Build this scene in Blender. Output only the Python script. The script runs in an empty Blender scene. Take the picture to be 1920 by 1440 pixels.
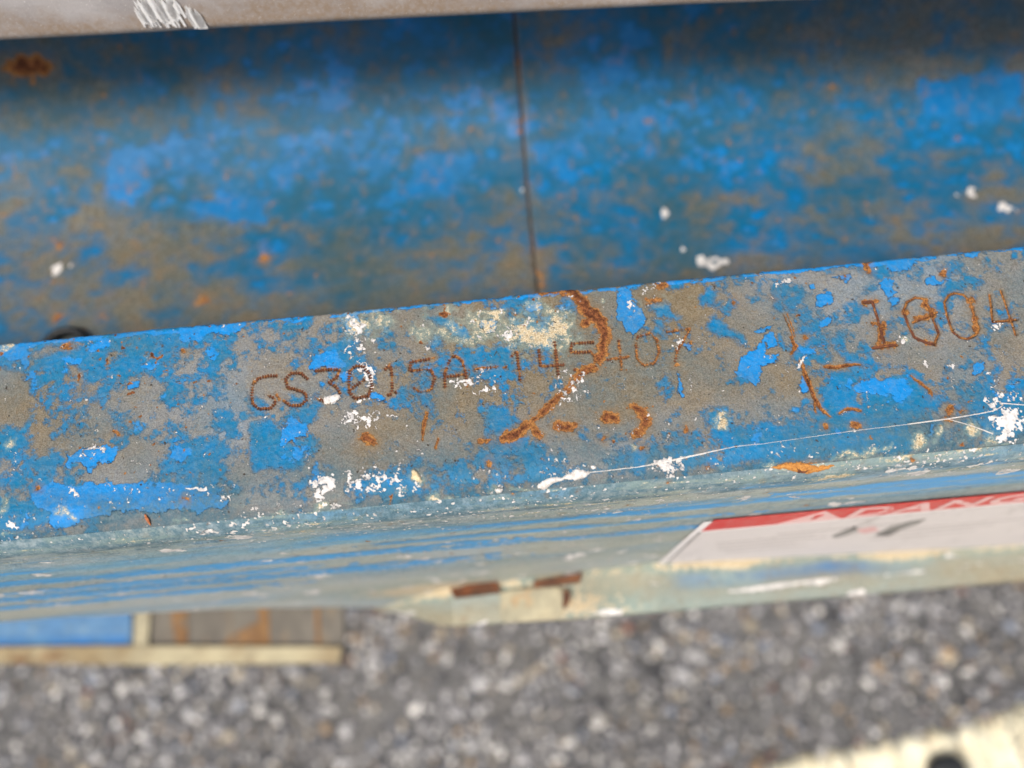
import bpy, math, random
import numpy as np
from mathutils import Vector, Matrix

# ------------------------------------------------------------------ camera
F_PX, CAM_H = 1442.0, 0.175          # focal length in pixels of a 1920 px wide picture, height over the rail (m)
def _n(v): return v / np.linalg.norm(v)
def _ray(u, v): return np.array([(u - 960) / F_PX, (v - 720) / F_PX, 1.0])
_d = _n(_ray(1015, 1330))            # straight down
_X = _n(np.cross(np.cross(_ray(0, 645), _ray(1920, 462)), _d))
if _X[0] < 0: _X = -_X
_Z = -_d
_Y = np.cross(_Z, _X)
RW = np.array([_X, _Y, _Z])          # camera axes -> world axes (x along the rail, z up)
ORG = np.array([0, 0, CAM_H])

def un(u, v, ax, val):
    """where the sight line through a point of the photograph meets the plane (axis ax = val)"""
    r = RW @ _ray(u, v)
    return ORG + (val - ORG[ax]) / r[ax] * r

def proj(P):
    c = (P - ORG) @ RW
    return 960 + F_PX * c[:, 0] / c[:, 2], 720 + F_PX * c[:, 1] / c[:, 2]

scene = bpy.context.scene
cam_d = bpy.data.cameras.new('camera')
cam = bpy.data.objects.new('camera', cam_d)
scene.collection.objects.link(cam)
m = Matrix.Identity(4)
for i in range(3):
    m[i][0] = RW[i][0]; m[i][1] = -RW[i][1]; m[i][2] = -RW[i][2]; m[i][3] = ORG[i]
cam.matrix_world = m
cam_d.sensor_width = 36
cam_d.lens = 36 * F_PX / 1920
cam_d.clip_start, cam_d.clip_end = 0.005, 200
cam_d.dof.use_dof = True
cam_d.dof.focus_distance = 0.190
cam_d.dof.aperture_fstop = 4.9
cam_d.dof.aperture_blades = 0
scene.camera = cam

# ------------------------------------------------------------------ daylight
SUN_EL, SUN_AZ = math.radians(60), math.radians(208)     # azimuth clockwise from +Y
w = bpy.data.worlds.new('World'); scene.world = w; w.use_nodes = True
nt = w.node_tree
sky = nt.nodes.new('ShaderNodeTexSky'); sky.sky_type = 'NISHITA'; sky.sun_disc = False
sky.sun_elevation = SUN_EL; sky.sun_rotation = SUN_AZ
sky.air_density = 1.0; sky.dust_density = 6.0; sky.ozone_density = 0.3
bg = nt.nodes['Background']; bg.inputs['Strength'].default_value = 0.07
nt.links.new(sky.outputs[0], bg.inputs['Color'])
sd = bpy.data.lights.new('sun', 'SUN'); sd.energy = 1.5; sd.angle = math.radians(18); sd.color = (1.0, 0.965, 0.92)
so = bpy.data.objects.new('sun', sd); scene.collection.objects.link(so)
sv = Vector((math.sin(SUN_AZ) * math.cos(SUN_EL), math.cos(SUN_AZ) * math.cos(SUN_EL), math.sin(SUN_EL)))
so.rotation_euler = sv.to_track_quat('Z', 'Y').to_euler()
so.location = sv * 5
vs = scene.view_settings
vs.view_transform = 'Standard'; vs.look = 'None'; vs.gamma = 1.0; vs.use_curve_mapping = False
vs.exposure = 1.14

# ------------------------------------------------------------------ helpers: noise, fields, meshes
rng = np.random.default_rng(7)
random.seed(7)
_TAB = rng.random((256, 256)).astype(np.float32)

def vnoise(x, y, seed=0):
    x = x + seed * 17.31; y = y + seed * 9.77
    ix = np.floor(x).astype(np.int32); iy = np.floor(y).astype(np.int32)
    fx = (x - ix).astype(np.float32); fy = (y - iy).astype(np.float32)
    fx = fx * fx * fx * (fx * (fx * 6 - 15) + 10); fy = fy * fy * fy * (fy * (fy * 6 - 15) + 10)
    a = _TAB[ix & 255, iy & 255]; b = _TAB[(ix + 1) & 255, iy & 255]
    c = _TAB[ix & 255, (iy + 1) & 255]; d = _TAB[(ix + 1) & 255, (iy + 1) & 255]
    return (a + (b - a) * fx) * (1 - fy) + (c + (d - c) * fx) * fy - 0.5

def fbm(x, y, scale, octv=5, seed=0, gain=0.55):
    """about -0.5..0.5; scale is the size of the largest lumps"""
    s = 0; amp = 1; tot = 0; f = 1.0 / scale
    for o in range(octv):
        c, sn = math.cos(o * 1.1), math.sin(o * 1.1)
        s = s + amp * vnoise((x * c - y * sn) * f, (x * sn + y * c) * f, seed + o * 3)
        tot += amp; amp *= gain; f *= 2.03
    return s / tot * 1.6

def sstep(a, b, x):
    t = np.clip((x - a) / (b - a), 0, 1)
    return t * t * (3 - 2 * t)

class Field:
    """a signed field over vertices given by their place on the surface (in photograph pixels at the camera's distance)"""
    def __init__(self, U, V): self.U, self.V = U, V
    def near(self, x0, y0, x1, y1, mrg):
        return np.nonzero((self.U > x0 - mrg) & (self.U < x1 + mrg) & (self.V > y0 - mrg) & (self.V < y1 + mrg))[0]
    def stroke(self, pts, mrg=30):
        """pts = (u, v, r): distance to a tapered polyline; positive inside"""
        p = np.array(pts, float)
        idx = self.near(p[:, 0].min(), p[:, 1].min(), p[:, 0].max(), p[:, 1].max(), mrg + p[:, 2].max())
        u, v = self.U[idx], self.V[idx]
        best = np.full(len(idx), -1e3)
        if len(p) == 1:
            best = p[0, 2] - np.hypot(u - p[0, 0], v - p[0, 1])
        for a, b in zip(p[:-1], p[1:]):
            d = b - a; L = d[0] ** 2 + d[1] ** 2 + 1e-9
            t = np.clip(((u - a[0]) * d[0] + (v - a[1]) * d[1]) / L, 0, 1)
            best = np.maximum(best, a[2] + t * d[2] - np.hypot(u - a[0] - t * d[0], v - a[1] - t * d[1]))
        return idx, best
    def ell(self, cx, cy, rx, ry, deg=0, mrg=30):
        idx = self.near(cx - rx - ry, cy - ry - rx, cx + rx + ry, cy + ry + rx, mrg)
        u, v = self.U[idx] - cx, self.V[idx] - cy
        c, s = math.cos(math.radians(deg)), math.sin(math.radians(deg))
        a, b = (u * c + v * s) / rx, (-u * s + v * c) / ry
        return idx, (1 - np.hypot(a, b)) * min(rx, ry)
    def poly(self, pts, mrg=30):
        p = np.array(pts, float)
        idx = self.near(p[:, 0].min(), p[:, 1].min(), p[:, 0].max(), p[:, 1].max(), mrg)
        u, v = self.U[idx], self.V[idx]
        dist = np.full(len(idx), 1e9); ins = np.zeros(len(idx), bool)
        for a, b in zip(p, np.roll(p, -1, 0)):
            d = b - a
            t = np.clip(((u - a[0]) * d[0] + (v - a[1]) * d[1]) / (d @ d + 1e-9), 0, 1)
            dist = np.minimum(dist, np.hypot(u - a[0] - t * d[0], v - a[1] - t * d[1]))
            cr = (a[1] > v) != (b[1] > v)
            ins ^= cr & (u < d[0] * (v - a[1]) / (d[1] if abs(d[1]) > 1e-9 else 1e-9) + a[0])
        return idx, np.where(ins, dist, -dist)

def bilerp(rows, gx, gy):
    """rows of digits sampled at fractional column gx and row gy"""
    G = np.array([[int(c) for c in r] for r in rows], float)
    gx = np.clip(gx, 0, G.shape[1] - 1.001); gy = np.clip(gy, 0, G.shape[0] - 1.001)
    ix, iy = gx.astype(int), gy.astype(int); fx, fy = gx - ix, gy - iy
    return (G[iy, ix] * (1 - fx) + G[iy, ix + 1] * fx) * (1 - fy) + (G[iy + 1, ix] * (1 - fx) + G[iy + 1, ix + 1] * fx) * fy

def link(o, parent=None):
    scene.collection.objects.link(o)
    if parent is not None: o.parent = parent
    return o

def mesh_obj(name, verts, faces, mat, parent=None, smooth=True, attrs=None):
    """verts (n,3), faces (m,k) array or list of lists -> one linked mesh object"""
    me = bpy.data.meshes.new(name)
    verts = np.ascontiguousarray(verts, np.float32)
    if isinstance(faces, np.ndarray):
        k = faces.shape[1]
        me.vertices.add(len(verts)); me.vertices.foreach_set('co', verts.ravel())
        me.loops.add(faces.size); me.loops.foreach_set('vertex_index', faces.astype(np.int32).ravel())
        me.polygons.add(len(faces)); me.polygons.foreach_set('loop_start', np.arange(0, faces.size, k, dtype=np.int32))
        me.update(calc_edges=True)
    else:
        me.from_pydata([tuple(v) for v in verts.tolist()], [], faces)
    me.polygons.foreach_set('use_smooth', np.full(len(me.polygons), smooth))
    for an, arr in (attrs or {}).items():
        at = me.color_attributes.new(an, 'FLOAT_COLOR', 'POINT')
        at.data.foreach_set('color', np.ascontiguousarray(arr, np.float32).ravel())
    me.validate()
    me.update()
    o = bpy.data.objects.new(name, me)
    if mat: me.materials.append(mat)
    return link(o, parent)

def grid_faces(nr, nc):
    i = np.arange(nr * nc).reshape(nr, nc)
    return np.stack([i[:-1, :-1], i[:-1, 1:], i[1:, 1:], i[1:, :-1]], -1).reshape(-1, 4)

def thing(name, label, cat, loc=(0, 0, 0), group=None):
    o = bpy.data.objects.new(name, None); o.empty_display_size = 0.02
    o.location = loc; o['label'] = label; o['category'] = cat
    if group: o['group'] = group
    return link(o)

def part(name, verts, faces, mat, parent, **k):
    """a part whose coordinates are given in world space under a parent that stands elsewhere"""
    loc = np.zeros(3); q = parent
    while q is not None:
        loc += np.array(q.location); q = q.parent
    return mesh_obj(name, np.asarray(verts, float) - loc, faces, mat, parent, **k)

def dense(a, b, step, lo, hi, n_out=24):
    """fine spacing between a and b, growing coarser out to lo and hi"""
    core = np.arange(a, b + step / 2, step)
    g = (np.linspace(0, 1, n_out + 1)[1:]) ** 2.2
    return np.concatenate([(a - (a - lo) * g)[::-1], core, core[-1] + (hi - core[-1]) * g])

# ------------------------------------------------------------------ materials
def L(r, g, b, k=1.25):
    """base colour from the value seen in even light"""
    f = lambda c: ((c / 255 + 0.055) / 1.055) ** 2.4 if c > 10 else c / 255 / 12.92
    return (min(f(r) / k, .85), min(f(g) / k, .85), min(f(b) / k, .85), 1)

class Mat:
    def __init__(self, name):
        self.m = bpy.data.materials.new(name); self.m.use_nodes = True
        self.t = self.m.node_tree; self.bsdf = self.t.nodes['Principled BSDF']
    def node(self, typ, **k):
        n = self.t.nodes.new(typ)
        for a, b in k.items(): setattr(n, a, b)
        return n
    def set(self, sock, val):
        if isinstance(val, bpy.types.NodeSocket): self.t.links.new(val, sock)
        else: sock.default_value = val
    def mix(self, fac, a, b, mode='MIX'):
        n = self.node('ShaderNodeMix', data_type='RGBA', blend_type=mode)
        self.set(n.inputs[0], fac); self.set(n.inputs[6], a); self.set(n.inputs[7], b)
        return n.outputs[2]
    def mixf(self, fac, a, b):
        n = self.node('ShaderNodeMix', data_type='FLOAT')
        self.set(n.inputs[0], fac); self.set(n.inputs[2], a); self.set(n.inputs[3], b)
        return n.outputs[0]
    def math(self, op, a, b=0.0, c=0.0):
        n = self.node('ShaderNodeMath', operation=op)
        self.set(n.inputs[0], a); self.set(n.inputs[1], b); self.set(n.inputs[2], c)
        return n.outputs[0]
    def ramp(self, x, a, b, lo=0.0, hi=1.0):
        n = self.node('ShaderNodeMapRange', interpolation_type='SMOOTHSTEP')
        self.set(n.inputs[0], x); self.set(n.inputs[1], a); self.set(n.inputs[2], b)
        self.set(n.inputs[3], lo); self.set(n.inputs[4], hi)
        return n.outputs[0]
    def noise(self, scale, detail=4, rough=.6, stretch=None, off=0.0):
        tc = self.node('ShaderNodeTexCoord')
        mp = self.node('ShaderNodeMapping')
        self.t.links.new(tc.outputs['Object'], mp.inputs[0])
        mp.inputs['Location'].default_value = (off, off * .7, off * .3)
        if stretch: mp.inputs['Scale'].default_value = stretch
        n = self.node('ShaderNodeTexNoise')
        n.inputs['Scale'].default_value = scale; n.inputs['Detail'].default_value = detail; n.inputs['Roughness'].default_value = rough
        self.t.links.new(mp.outputs[0], n.inputs['Vector'])
        return n.outputs['Fac']
    def attr(self, name):
        n = self.node('ShaderNodeAttribute', attribute_name=name)
        s = self.node('ShaderNodeSeparateColor'); self.t.links.new(n.outputs['Color'], s.inputs[0])
        return s.outputs[0], s.outputs[1], s.outputs[2], n.outputs['Alpha']
    def bump(self, h, dist, strength=1.0, prev=None):
        n = self.node('ShaderNodeBump'); n.inputs['Distance'].default_value = dist; n.inputs['Strength'].default_value = strength
        self.t.links.new(h, n.inputs['Height'])
        if prev is not None: self.t.links.new(prev, n.inputs['Normal'])
        return n.outputs[0]
    def out(self, color=None, rough=None, normal=None, metal=None, spec=None):
        b = self.bsdf
        if color is not None: self.set(b.inputs['Base Color'], color)
        if rough is not None: self.set(b.inputs['Roughness'], rough)
        if normal is not None: self.set(b.inputs['Normal'], normal)
        if metal is not None: self.set(b.inputs['Metallic'], metal)
        if spec is not None: self.set(b.inputs['Specular IOR Level'], spec)
        return self.m

def worn_paint(name, bare_warm, bare_cool, blue_dull, blue_bright, dirt, soft=0.5, grain=2600, rough=(.62, .42), spec=.16, bsoft=.25):
    """layers: bare steel, dull old paint, bright paint, dirt film, cream stain, rust, white splatter and painted glints; the masks are signed fields
    on the vertices, so every chip keeps its own outline; fine noise breaks the edges"""
    M = Mat(name)
    blue, bright, rust, white = M.attr('wear')
    tint, film, cream, dark = M.attr('stain')
    fine = M.noise(grain, 3, .65)
    mid = M.noise(grain * .28, 4, .62, off=3.0)
    big = M.noise(grain * .05, 3, .55, off=8.0)
    jit = M.math('MULTIPLY_ADD', fine, .9, -.45)
    jm = M.math('MULTIPLY_ADD', mid, 1.0, -.5)
    j = M.math('ADD', jit, jm)
    # bare steel / primer with dust
    bare = M.mix(tint, bare_warm, bare_cool)
    bare = M.mix(M.ramp(fine, .36, .66), M.mix(.24, bare, (0.0, 0.0, 0.0, 1), 'MULTIPLY'), M.mix(.07, bare, (.8, .8, .8, 1)))
    bare = M.mix(M.ramp(mid, .48, .72, 0, .45), bare, L(138, 112, 82))
    bare = M.mix(M.ramp(M.noise(grain * .45, 2, .5, off=14.0), .66, .74, 0, .8), bare, L(66, 62, 58))
    # paint
    dull = M.mix(M.ramp(mid, .35, .68, 0, .5), blue_dull, M.mix(.35, blue_dull, dirt))
    dull = M.mix(M.ramp(big, .35, .65, 0, .30), dull, blue_bright)
    dull = M.mix(M.ramp(M.noise(grain * .12, 5, .65, off=21.0), .42, .66, 0, .55), dull, M.mix(.35, dull, dirt))
    fb = M.ramp(M.math('ADD', bright, j), -bsoft, bsoft)
    paint = M.mix(fb, dull, M.mix(M.ramp(M.noise(grain * .35, 5, .7, off=17.0), .42, .70, 0, .6), blue_bright, M.mix(.10, blue_bright, (.2, .6, .85, 1))))
    fp = M.ramp(M.math('ADD', blue, M.math('MULTIPLY', j, 2.0)), -soft, soft)
    fp = M.math('MAXIMUM', fp, fb)
    col = M.mix(fp, bare, paint)
    # dirt film, cream, dark
    ff = M.math('MULTIPLY', film, M.ramp(mid, .3, .6, .55, 1.0))
    col = M.mix(ff, col, M.mix(M.ramp(fine, .35, .65), dirt, M.mix(.12, dirt, bare_cool)))
    fs_ = M.ramp(M.math('ADD', cream, M.math('MULTIPLY', j, 1.2)), -1.7, -.1, 0, .62)
    col = M.mix(fs_, col, M.mix(M.ramp(mid, .35, .65), L(112, 140, 136), L(150, 164, 150)))
    fc = M.ramp(M.math('ADD', cream, M.math('MULTIPLY', j, 3.2)), -.3, .5)
    col = M.mix(fc, col, M.mix(M.ramp(fine, .35, .65), L(178, 156, 116), L(218, 206, 178)))
    fd = M.ramp(M.math('ADD', dark, j), -.3, .4)
    col = M.mix(fd, col, L(62, 56, 50))
    # rust: orange rim, brown heart
    fr = M.ramp(M.math('ADD', rust, M.math('MULTIPLY', j, .9)), -.35, .35)
    halo = M.ramp(M.math('ADD', rust, M.math('MULTIPLY', jm, 2.2)), -3.4, .2, 0, .62)
    rc = M.mix(M.ramp(mid, .38, .62), L(104, 62, 42), L(156, 98, 60))
    rc = M.mix(M.ramp(rust, .4, 2.0), M.mix(M.ramp(mid, .35, .65), L(160, 106, 62), L(186, 132, 74)), rc)
    rc = M.mix(M.ramp(fine, .38, .60), M.mix(.5, rc, (0, 0, 0, 1), 'MULTIPLY'), rc)
    rc = M.mix(M.ramp(M.noise(grain * .5, 3, .6, off=31.0), .60, .72, 0, .8), rc, L(74, 46, 34))
    col = M.mix(halo, col, M.mix(.55, col, L(132, 106, 72)))
    col = M.mix(fr, col, rc)
    fw = M.ramp(M.math('ADD', white, M.math('MULTIPLY', j, 1.2)), -.2, .25)
    col = M.mix(fw, col, M.mix(M.ramp(mid, .3, .7), L(190, 188, 186), L(240, 236, 230)))
    r = M.mixf(fp, rough[0], rough[1])
    r = M.mixf(ff, r, .7); r = M.mixf(fr, r, .92); r = M.mixf(fw, r, .6)
    r = M.math('ADD', r, M.math('MULTIPLY_ADD', fine, .24, -.12))
    h = M.math('ADD', M.math('MULTIPLY', fp, 1.0), M.math('MULTIPLY', fb, .5))
    h = M.math('ADD', h, M.math('MULTIPLY', fw, 1.1))
    h = M.math('ADD', h, M.math('MULTIPLY', fr, M.math('MULTIPLY', mid, 1.4)))
    nrm = M.bump(h, .00016, 1.0)
    nrm = M.bump(fine, .00016, .5, nrm)
    nrm = M.bump(mid, .00055, .5, nrm)
    return M.out(col, r, nrm, spec=spec)

def plain(name, c0, c1, scale, rough=.6, bump=.0002, c2=None, stretch=None, metal=0.0):
    M = Mat(name)
    a = M.noise(scale, 5, .62, stretch); b = M.noise(scale * 5.3, 4, .6, stretch, off=2.0)
    col = M.mix(M.ramp(a, .34, .66), c0, c1)
    if c2: col = M.mix(M.ramp(M.noise(scale * 1.7, 5, .65, stretch, off=5.0), .55, .68), col, c2)
    col = M.mix(M.ramp(b, .35, .65, 0, .35), col, M.mix(.6, col, (0, 0, 0, 1), 'MULTIPLY'))
    r = M.math('ADD', rough - .1, M.math('MULTIPLY', a, .2))
    return M.out(col, r, M.bump(b, bump, .5, M.bump(a, bump * 3, .4)), metal)

BLUE_B = L(0, 130, 204); BLUE_D = L(0, 112, 156)
paint_flange = worn_paint('worn_blue_paint', L(120, 103, 73), L(130, 144, 156), BLUE_D, BLUE_B, L(56, 96, 112), .95)
paint_side = worn_paint('chalky_sheen_blue_paint', L(186, 190, 176), L(182, 194, 196), L(120, 176, 200), L(50, 160, 226), L(72, 108, 122), 1.3, 1800, (.5, .4), .34, 1.1)  # chalky paint, base colour also lightened to stand in for grazing reflection
paint_inner = worn_paint('inner_blue_paint', L(104, 98, 78), L(80, 98, 108), L(0, 100, 142), L(0, 114, 182), L(34, 80, 92), 1.9, 900, (.5, .38), .16, .6)
rust_mat = plain('rust', L(96, 56, 38), L(142, 84, 54), 900, .9, .00015, L(160, 98, 62))
white_mat = plain('white_paint', L(240, 236, 230), L(206, 200, 192), 900, .55, .00012, L(226, 214, 196))

# ------------------------------------------------------------------ the chassis rail
Y_IN = un(960, 553, 2, 0)[1]          # inner edge of the top flange
Y_S = un(960, 950, 2, -0.006)[1]      # outer face of the side plate
RB = 0.009                            # bend radius
chassis = thing('lift_chassis', 'worn blue steel rail with stamped numbers and a red danger decal on its side', 'machine frame', (0, Y_S, 0))

def edge_v(u): return 645 - 0.0953 * u

# ---- strokes of the stamped characters, in photograph pixels
PEEN = [
 ('letter', [[(518,704),(502,705),(482,710),(474,722),(472,745),(474,758),(487,767),(507,765),(516,756),(515,746),(502,742)]]),
 ('letter', [[(576,710),(564,699),(545,700),(534,712),(540,727),(560,731),(573,738),(575,749),(565,759),(545,761),(532,751)]]),
 ('digit', [[(592,695),(620,692),(636,694),(632,706),(617,717),(632,727),(638,738),(630,750),(605,751),(592,745)]]),
 ('digit', [[(655,735),(654,712),(656,695),(667,686),(682,687),(694,704),(697,724),(690,742),(666,747),(655,735)],[(682,712),(658,729)]]),
 ('digit', [[(722,692),(732,682),(735,710),(735,737)],[(728,740),(743,735)]]),
 ('digit', [[(814,671),(770,679),(768,695),(790,693),(807,692),(815,708),(808,730),(790,735),(775,727)]]),
 ('letter', [[(834,729),(834,700),(842,677),(852,666),(866,676),(873,697),(876,724)],[(835,706),(873,702)]]),
 ('dash', [[(890,692),(933,687)]]),
 ('digit', [[(960,668),(969,659),(972,682),(975,713)]]),
 ('digit', [[(1010,655),(1014,687),(1057,684)],[(1040,641),(1047,706)]]),
 ('digit', [[(1112,641),(1072,644),(1070,661),(1107,659),(1118,672),(1115,690),(1103,698),(1075,692)]]),
 ('digit', [[(1130,640),(1135,675),(1178,669)],[(1160,638),(1166,693)]]),
 ('digit', [[(1197,630),(1220,625),(1232,637),(1236,660),(1227,681),(1207,685),(1195,672),(1192,646),(1197,630)]]),
 ('digit', [[(1250,622),(1293,617),(1282,638),(1270,655),(1266,681)]]),
]
STAMP = [
 ('digit', [[(1619,566),(1636,565),(1647,600),(1660,646)],[(1637,652),(1683,646)]]),
 ('digit', [[(1732,560),(1717,557),(1701,566),(1695,583),(1704,610),(1715,632),(1737,642),(1752,645),(1761,625),(1751,600),(1742,573),(1732,560)],[(1712,604),(1757,585)]]),
 ('digit', [[(1790,549),(1806,552),(1820,566),(1826,586),(1836,615),(1830,627),(1815,635),(1800,632),(1787,622),(1777,595),(1771,567),(1779,553),(1790,549)]]),
 ('digit', [[(1856,553),(1862,603),(1906,599)],[(1877,545),(1891,586),(1905,627)]]),
]
GROOVES = [  # old gouges in the steel: (u, v, r) chains
 [(1500,676,3),(1512,705,4),(1526,740,4.5),(1541,766,3.5),(1557,781,2)], [(1529,752,3),(1532,774,2)],
 [(1485,632,2),(1492,648,4.5),(1482,662,2)], [(1550,687,4.5),(1575,687,4),(1612,683,2)],
 [(1575,774,2.5),(1590,767,3.5),(1613,770,2.5)], [(1709,704,1.5),(1728,720,2.5),(1748,737,2)],
 [(799,774,2.5),(795,795,4),(790,822,2)], [(821,822,2),(818,841,2.5)],
 [(1470,590,1),(1480,612,1.2),(1488,634,1.4)], [(1476,588,.8),(1492,630,1)],
]
RUST = [  # raised rust trails and spots
 [(1012,550,4),(1045,546,4),(1075,545,7),(1088,566,12),(1098,580,14),(1112,592,15),(1127,603,13),(1133,628,11),(1132,655,9),(1122,676,8)],
 [(1098,606,8),(1110,598,7)],
 [(1113,690,8),(1094,694,8),(1080,708,7)], [(1078,712,4),(1062,730,6)], [(1052,742,5),(1036,756,7),(1014,774,6)], [(1006,782,5),(996,792,6)], [(988,800,8),(970,814,12),(952,822,10),(940,826,4)],
 [(1000,806,6),(1013,818,6)], [(1046,797,8),(1058,801,8),(1076,799,5)], [(1138,782,11),(1150,783,10)],
 [(1186,763,6),(1202,772,8),(1211,790,9),(1205,808,7),(1188,817,4)], [(899,829,4),(918,825,3)],
 [(686,822,12),(696,828,9)], [(1131,823,4)], [(916,868,5)], [(1784,766,7),(1782,776,6)], [(1781,790,4)], [(1774,786,2)],
 [(1626,496,7),(1628,505,6)], [(1768,510,6)], [(1806,772,4)], [(1602,798,3),(1613,799,4)], [(1545,799,3)],
 [(1464,878,2),(1490,876,8),(1510,879,8),(1560,876,2)],
 [(1640,566,5),(1622,568,5)], [(1640,604,4),(1655,608,5),(1650,650,5),(1676,648,5)], [(1696,586,5)], [(1736,568,6),(1748,590,6),(1718,601,4)],
 [(1738,644,4),(1750,646,4)], [(1818,562,4),(1832,625,4)], [(1892,600,4)],
 [(70,915,4)], [(220,812,4)], [(345,660,2)], [(131,646,3),(118,651,3)], [(1232,538,6),(1245,535,5)], [(1293,643,2)], [(1268,684,4)],
 [(1376,565,3)], [(1510,632,3)], [(1450,559,3)], [(1583,517,2)], [(1290,800,3),(1284,812,1)], [(520,745,3)], [(1210,565,3),(1235,564,3)],
 [(348,938,2.5)], [(1330,877,3)], [(1206,838,3)], [(1745,738,3)],
]
WHITE = [
 [(655,594,4),(664,606,7),(676,617,6),(668,628,4)], [(672,640,4),(684,660,3)], [(680,690,7),(694,704,8),(696,722,6)],
 [(606,750,5),(620,748,7),(634,745,4)], [(666,748,4),(683,746,5)], [(655,785,6),(662,780,6)], [(684,783,5),(692,790,7)],
 [(592,906,9),(605,899,10),(620,905,12),(612,918,9)], [(596,922,8),(602,938,6),(606,946,4)],
 [(727,780,3)], [(848,715,4),(856,722,4),(876,712,6),(885,718,3)], [(1184,570,6),(1188,575,4)], [(950,630,6),(956,622,4)],
 [(1238,868,9),(1250,872,10),(1262,880,7)], [(1222,872,5)], [(1690,640,5),(1696,632,3)], [(1865,612,5),(1873,606,4)],
 [(1878,793,12),(1888,785,14),(1898,775,10),(1893,800,12),(1885,812,9)], [(1880,822,9),(1890,826,6)], [(1908,790,9),(1916,800,8)],
 [(1858,787,4),(1868,780,3)], [(1873,745,6),(1878,740,4)], [(1851,750,4),(1856,756,3)], [(1858,765,3)], [(1863,761,2)],
 [(136,922,6),(140,926,5)], [(348,915,2),(384,916,5)], [(424,937,3)], [(25,986,6),(18,984,4)], [(8,1020,3),(30,1026,3)],
 [(157,842,2),(185,838,3)], [(162,748,2)], [(205,640,2)], [(316,633,2)], [(803,650,3)], [(1072,553,2)], [(1480,525,3),(1456,537,3)],
 [(1498,733,2)], [(1510,668,2),(1496,690,3)], [(1450,560,2)], [(1560,676,3)], [(1735,683,4)], [(1785,690,3)], [(735,778,2)],
 [(1207,545,3),(1232,530,3)], [(1092,748,3)], [(1268,648,5),(1273,642,5)], [(1640,505,2)], [(1760,590,3)], [(1400,648,2)],
]
_r = np.random.default_rng(11)
for a, b, c, d, n_, r0 in [(650, 885, 790, 925, 95, 3.0), (880, 690, 930, 740, 22, 2.2), (1040, 690, 1110, 760, 45, 2.4), (640, 770, 710, 805, 26, 2.4),
                           (1440, 830, 1760, 880, 60, 1.5), (1010, 860, 1110, 890, 25, 1.6), (1225, 855, 1280, 895, 40, 2.3), (200, 905, 440, 945, 40, 2.0),
                           (640, 590, 720, 700, 40, 2.2), (130, 835, 215, 860, 14, 2.2), (0, 960, 130, 1010, 18, 1.8), (1855, 740, 1915, 830, 40, 2.6),
                           (450, 940, 720, 985, 90, 1.6), (720, 880, 1280, 930, 46, 1.5), (1280, 870, 1900, 905, 60, 1.5), (1130, 770, 1260, 840, 18, 1.6),
                           (880, 580, 1060, 650, 26, 2.0), (1840, 690, 1915, 760, 22, 1.7), (700, 820, 800, 900, 30, 1.5)]:
    for k in range(n_):
        u0, v0, rr = _r.uniform(a, c), _r.uniform(b, d), r0 * _r.uniform(.35, 1.1)
        WHITE.append([(u0, v0, rr), (u0 + _r.normal(0, 3), v0 + _r.uniform(0, 6), rr * .7)])
for k in range(1100):                                   # gloss glints painted as tiny white specks over the whole rail
    u0 = _r.uniform(-40, 1960); v0 = edge_v(u0) + _r.uniform(4, 385)
    WHITE.append([(u0, v0, abs(_r.normal(0, .55)) + .45)])
for k in range(46):                                    # fine scratches in the paint
    u0 = _r.uniform(0, 1920); v0 = edge_v(u0) + _r.uniform(120, 340); a_ = _r.normal(1.45, .35); l_ = _r.uniform(10, 60)
    WHITE.append([(u0, v0, .15), (u0 + math.cos(a_) * l_ * .5, v0 + math.sin(a_) * l_ * .5, .55), (u0 + math.cos(a_) * l_, v0 + math.sin(a_) * l_, .1)])
CREAM = [
 [(905,590,8),(935,588,10)],
 [(1000,625,10),(1020,640,8)], [(780,893,7),(786,897,6)], [(753,912,4)], [(1697,637,7)], [(1722,828,10),(1730,826,8)], [(1752,826,4)],
 [(1770,800,3),(1762,808,3)], [(1822,806,5),(1832,812,4)], [(1862,822,8),(1875,830,5)], [(602,952,4)], [(930,918,3)], [(112,965,3),(130,966,3),(140,974,2)],
 [(16,836,3),(24,824,3)], [(8,946,5),(2,960,5)], [(18,648,4)], [(1668,840,1.2),(1600,852,1.5),(1560,858,1.2)], [(815,935,2),(850,945,3),(820,952,2)],
 [(1130,563,4)], [(1195,838,3)], [(1356,790,5),(1350,800,4)],
]
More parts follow.
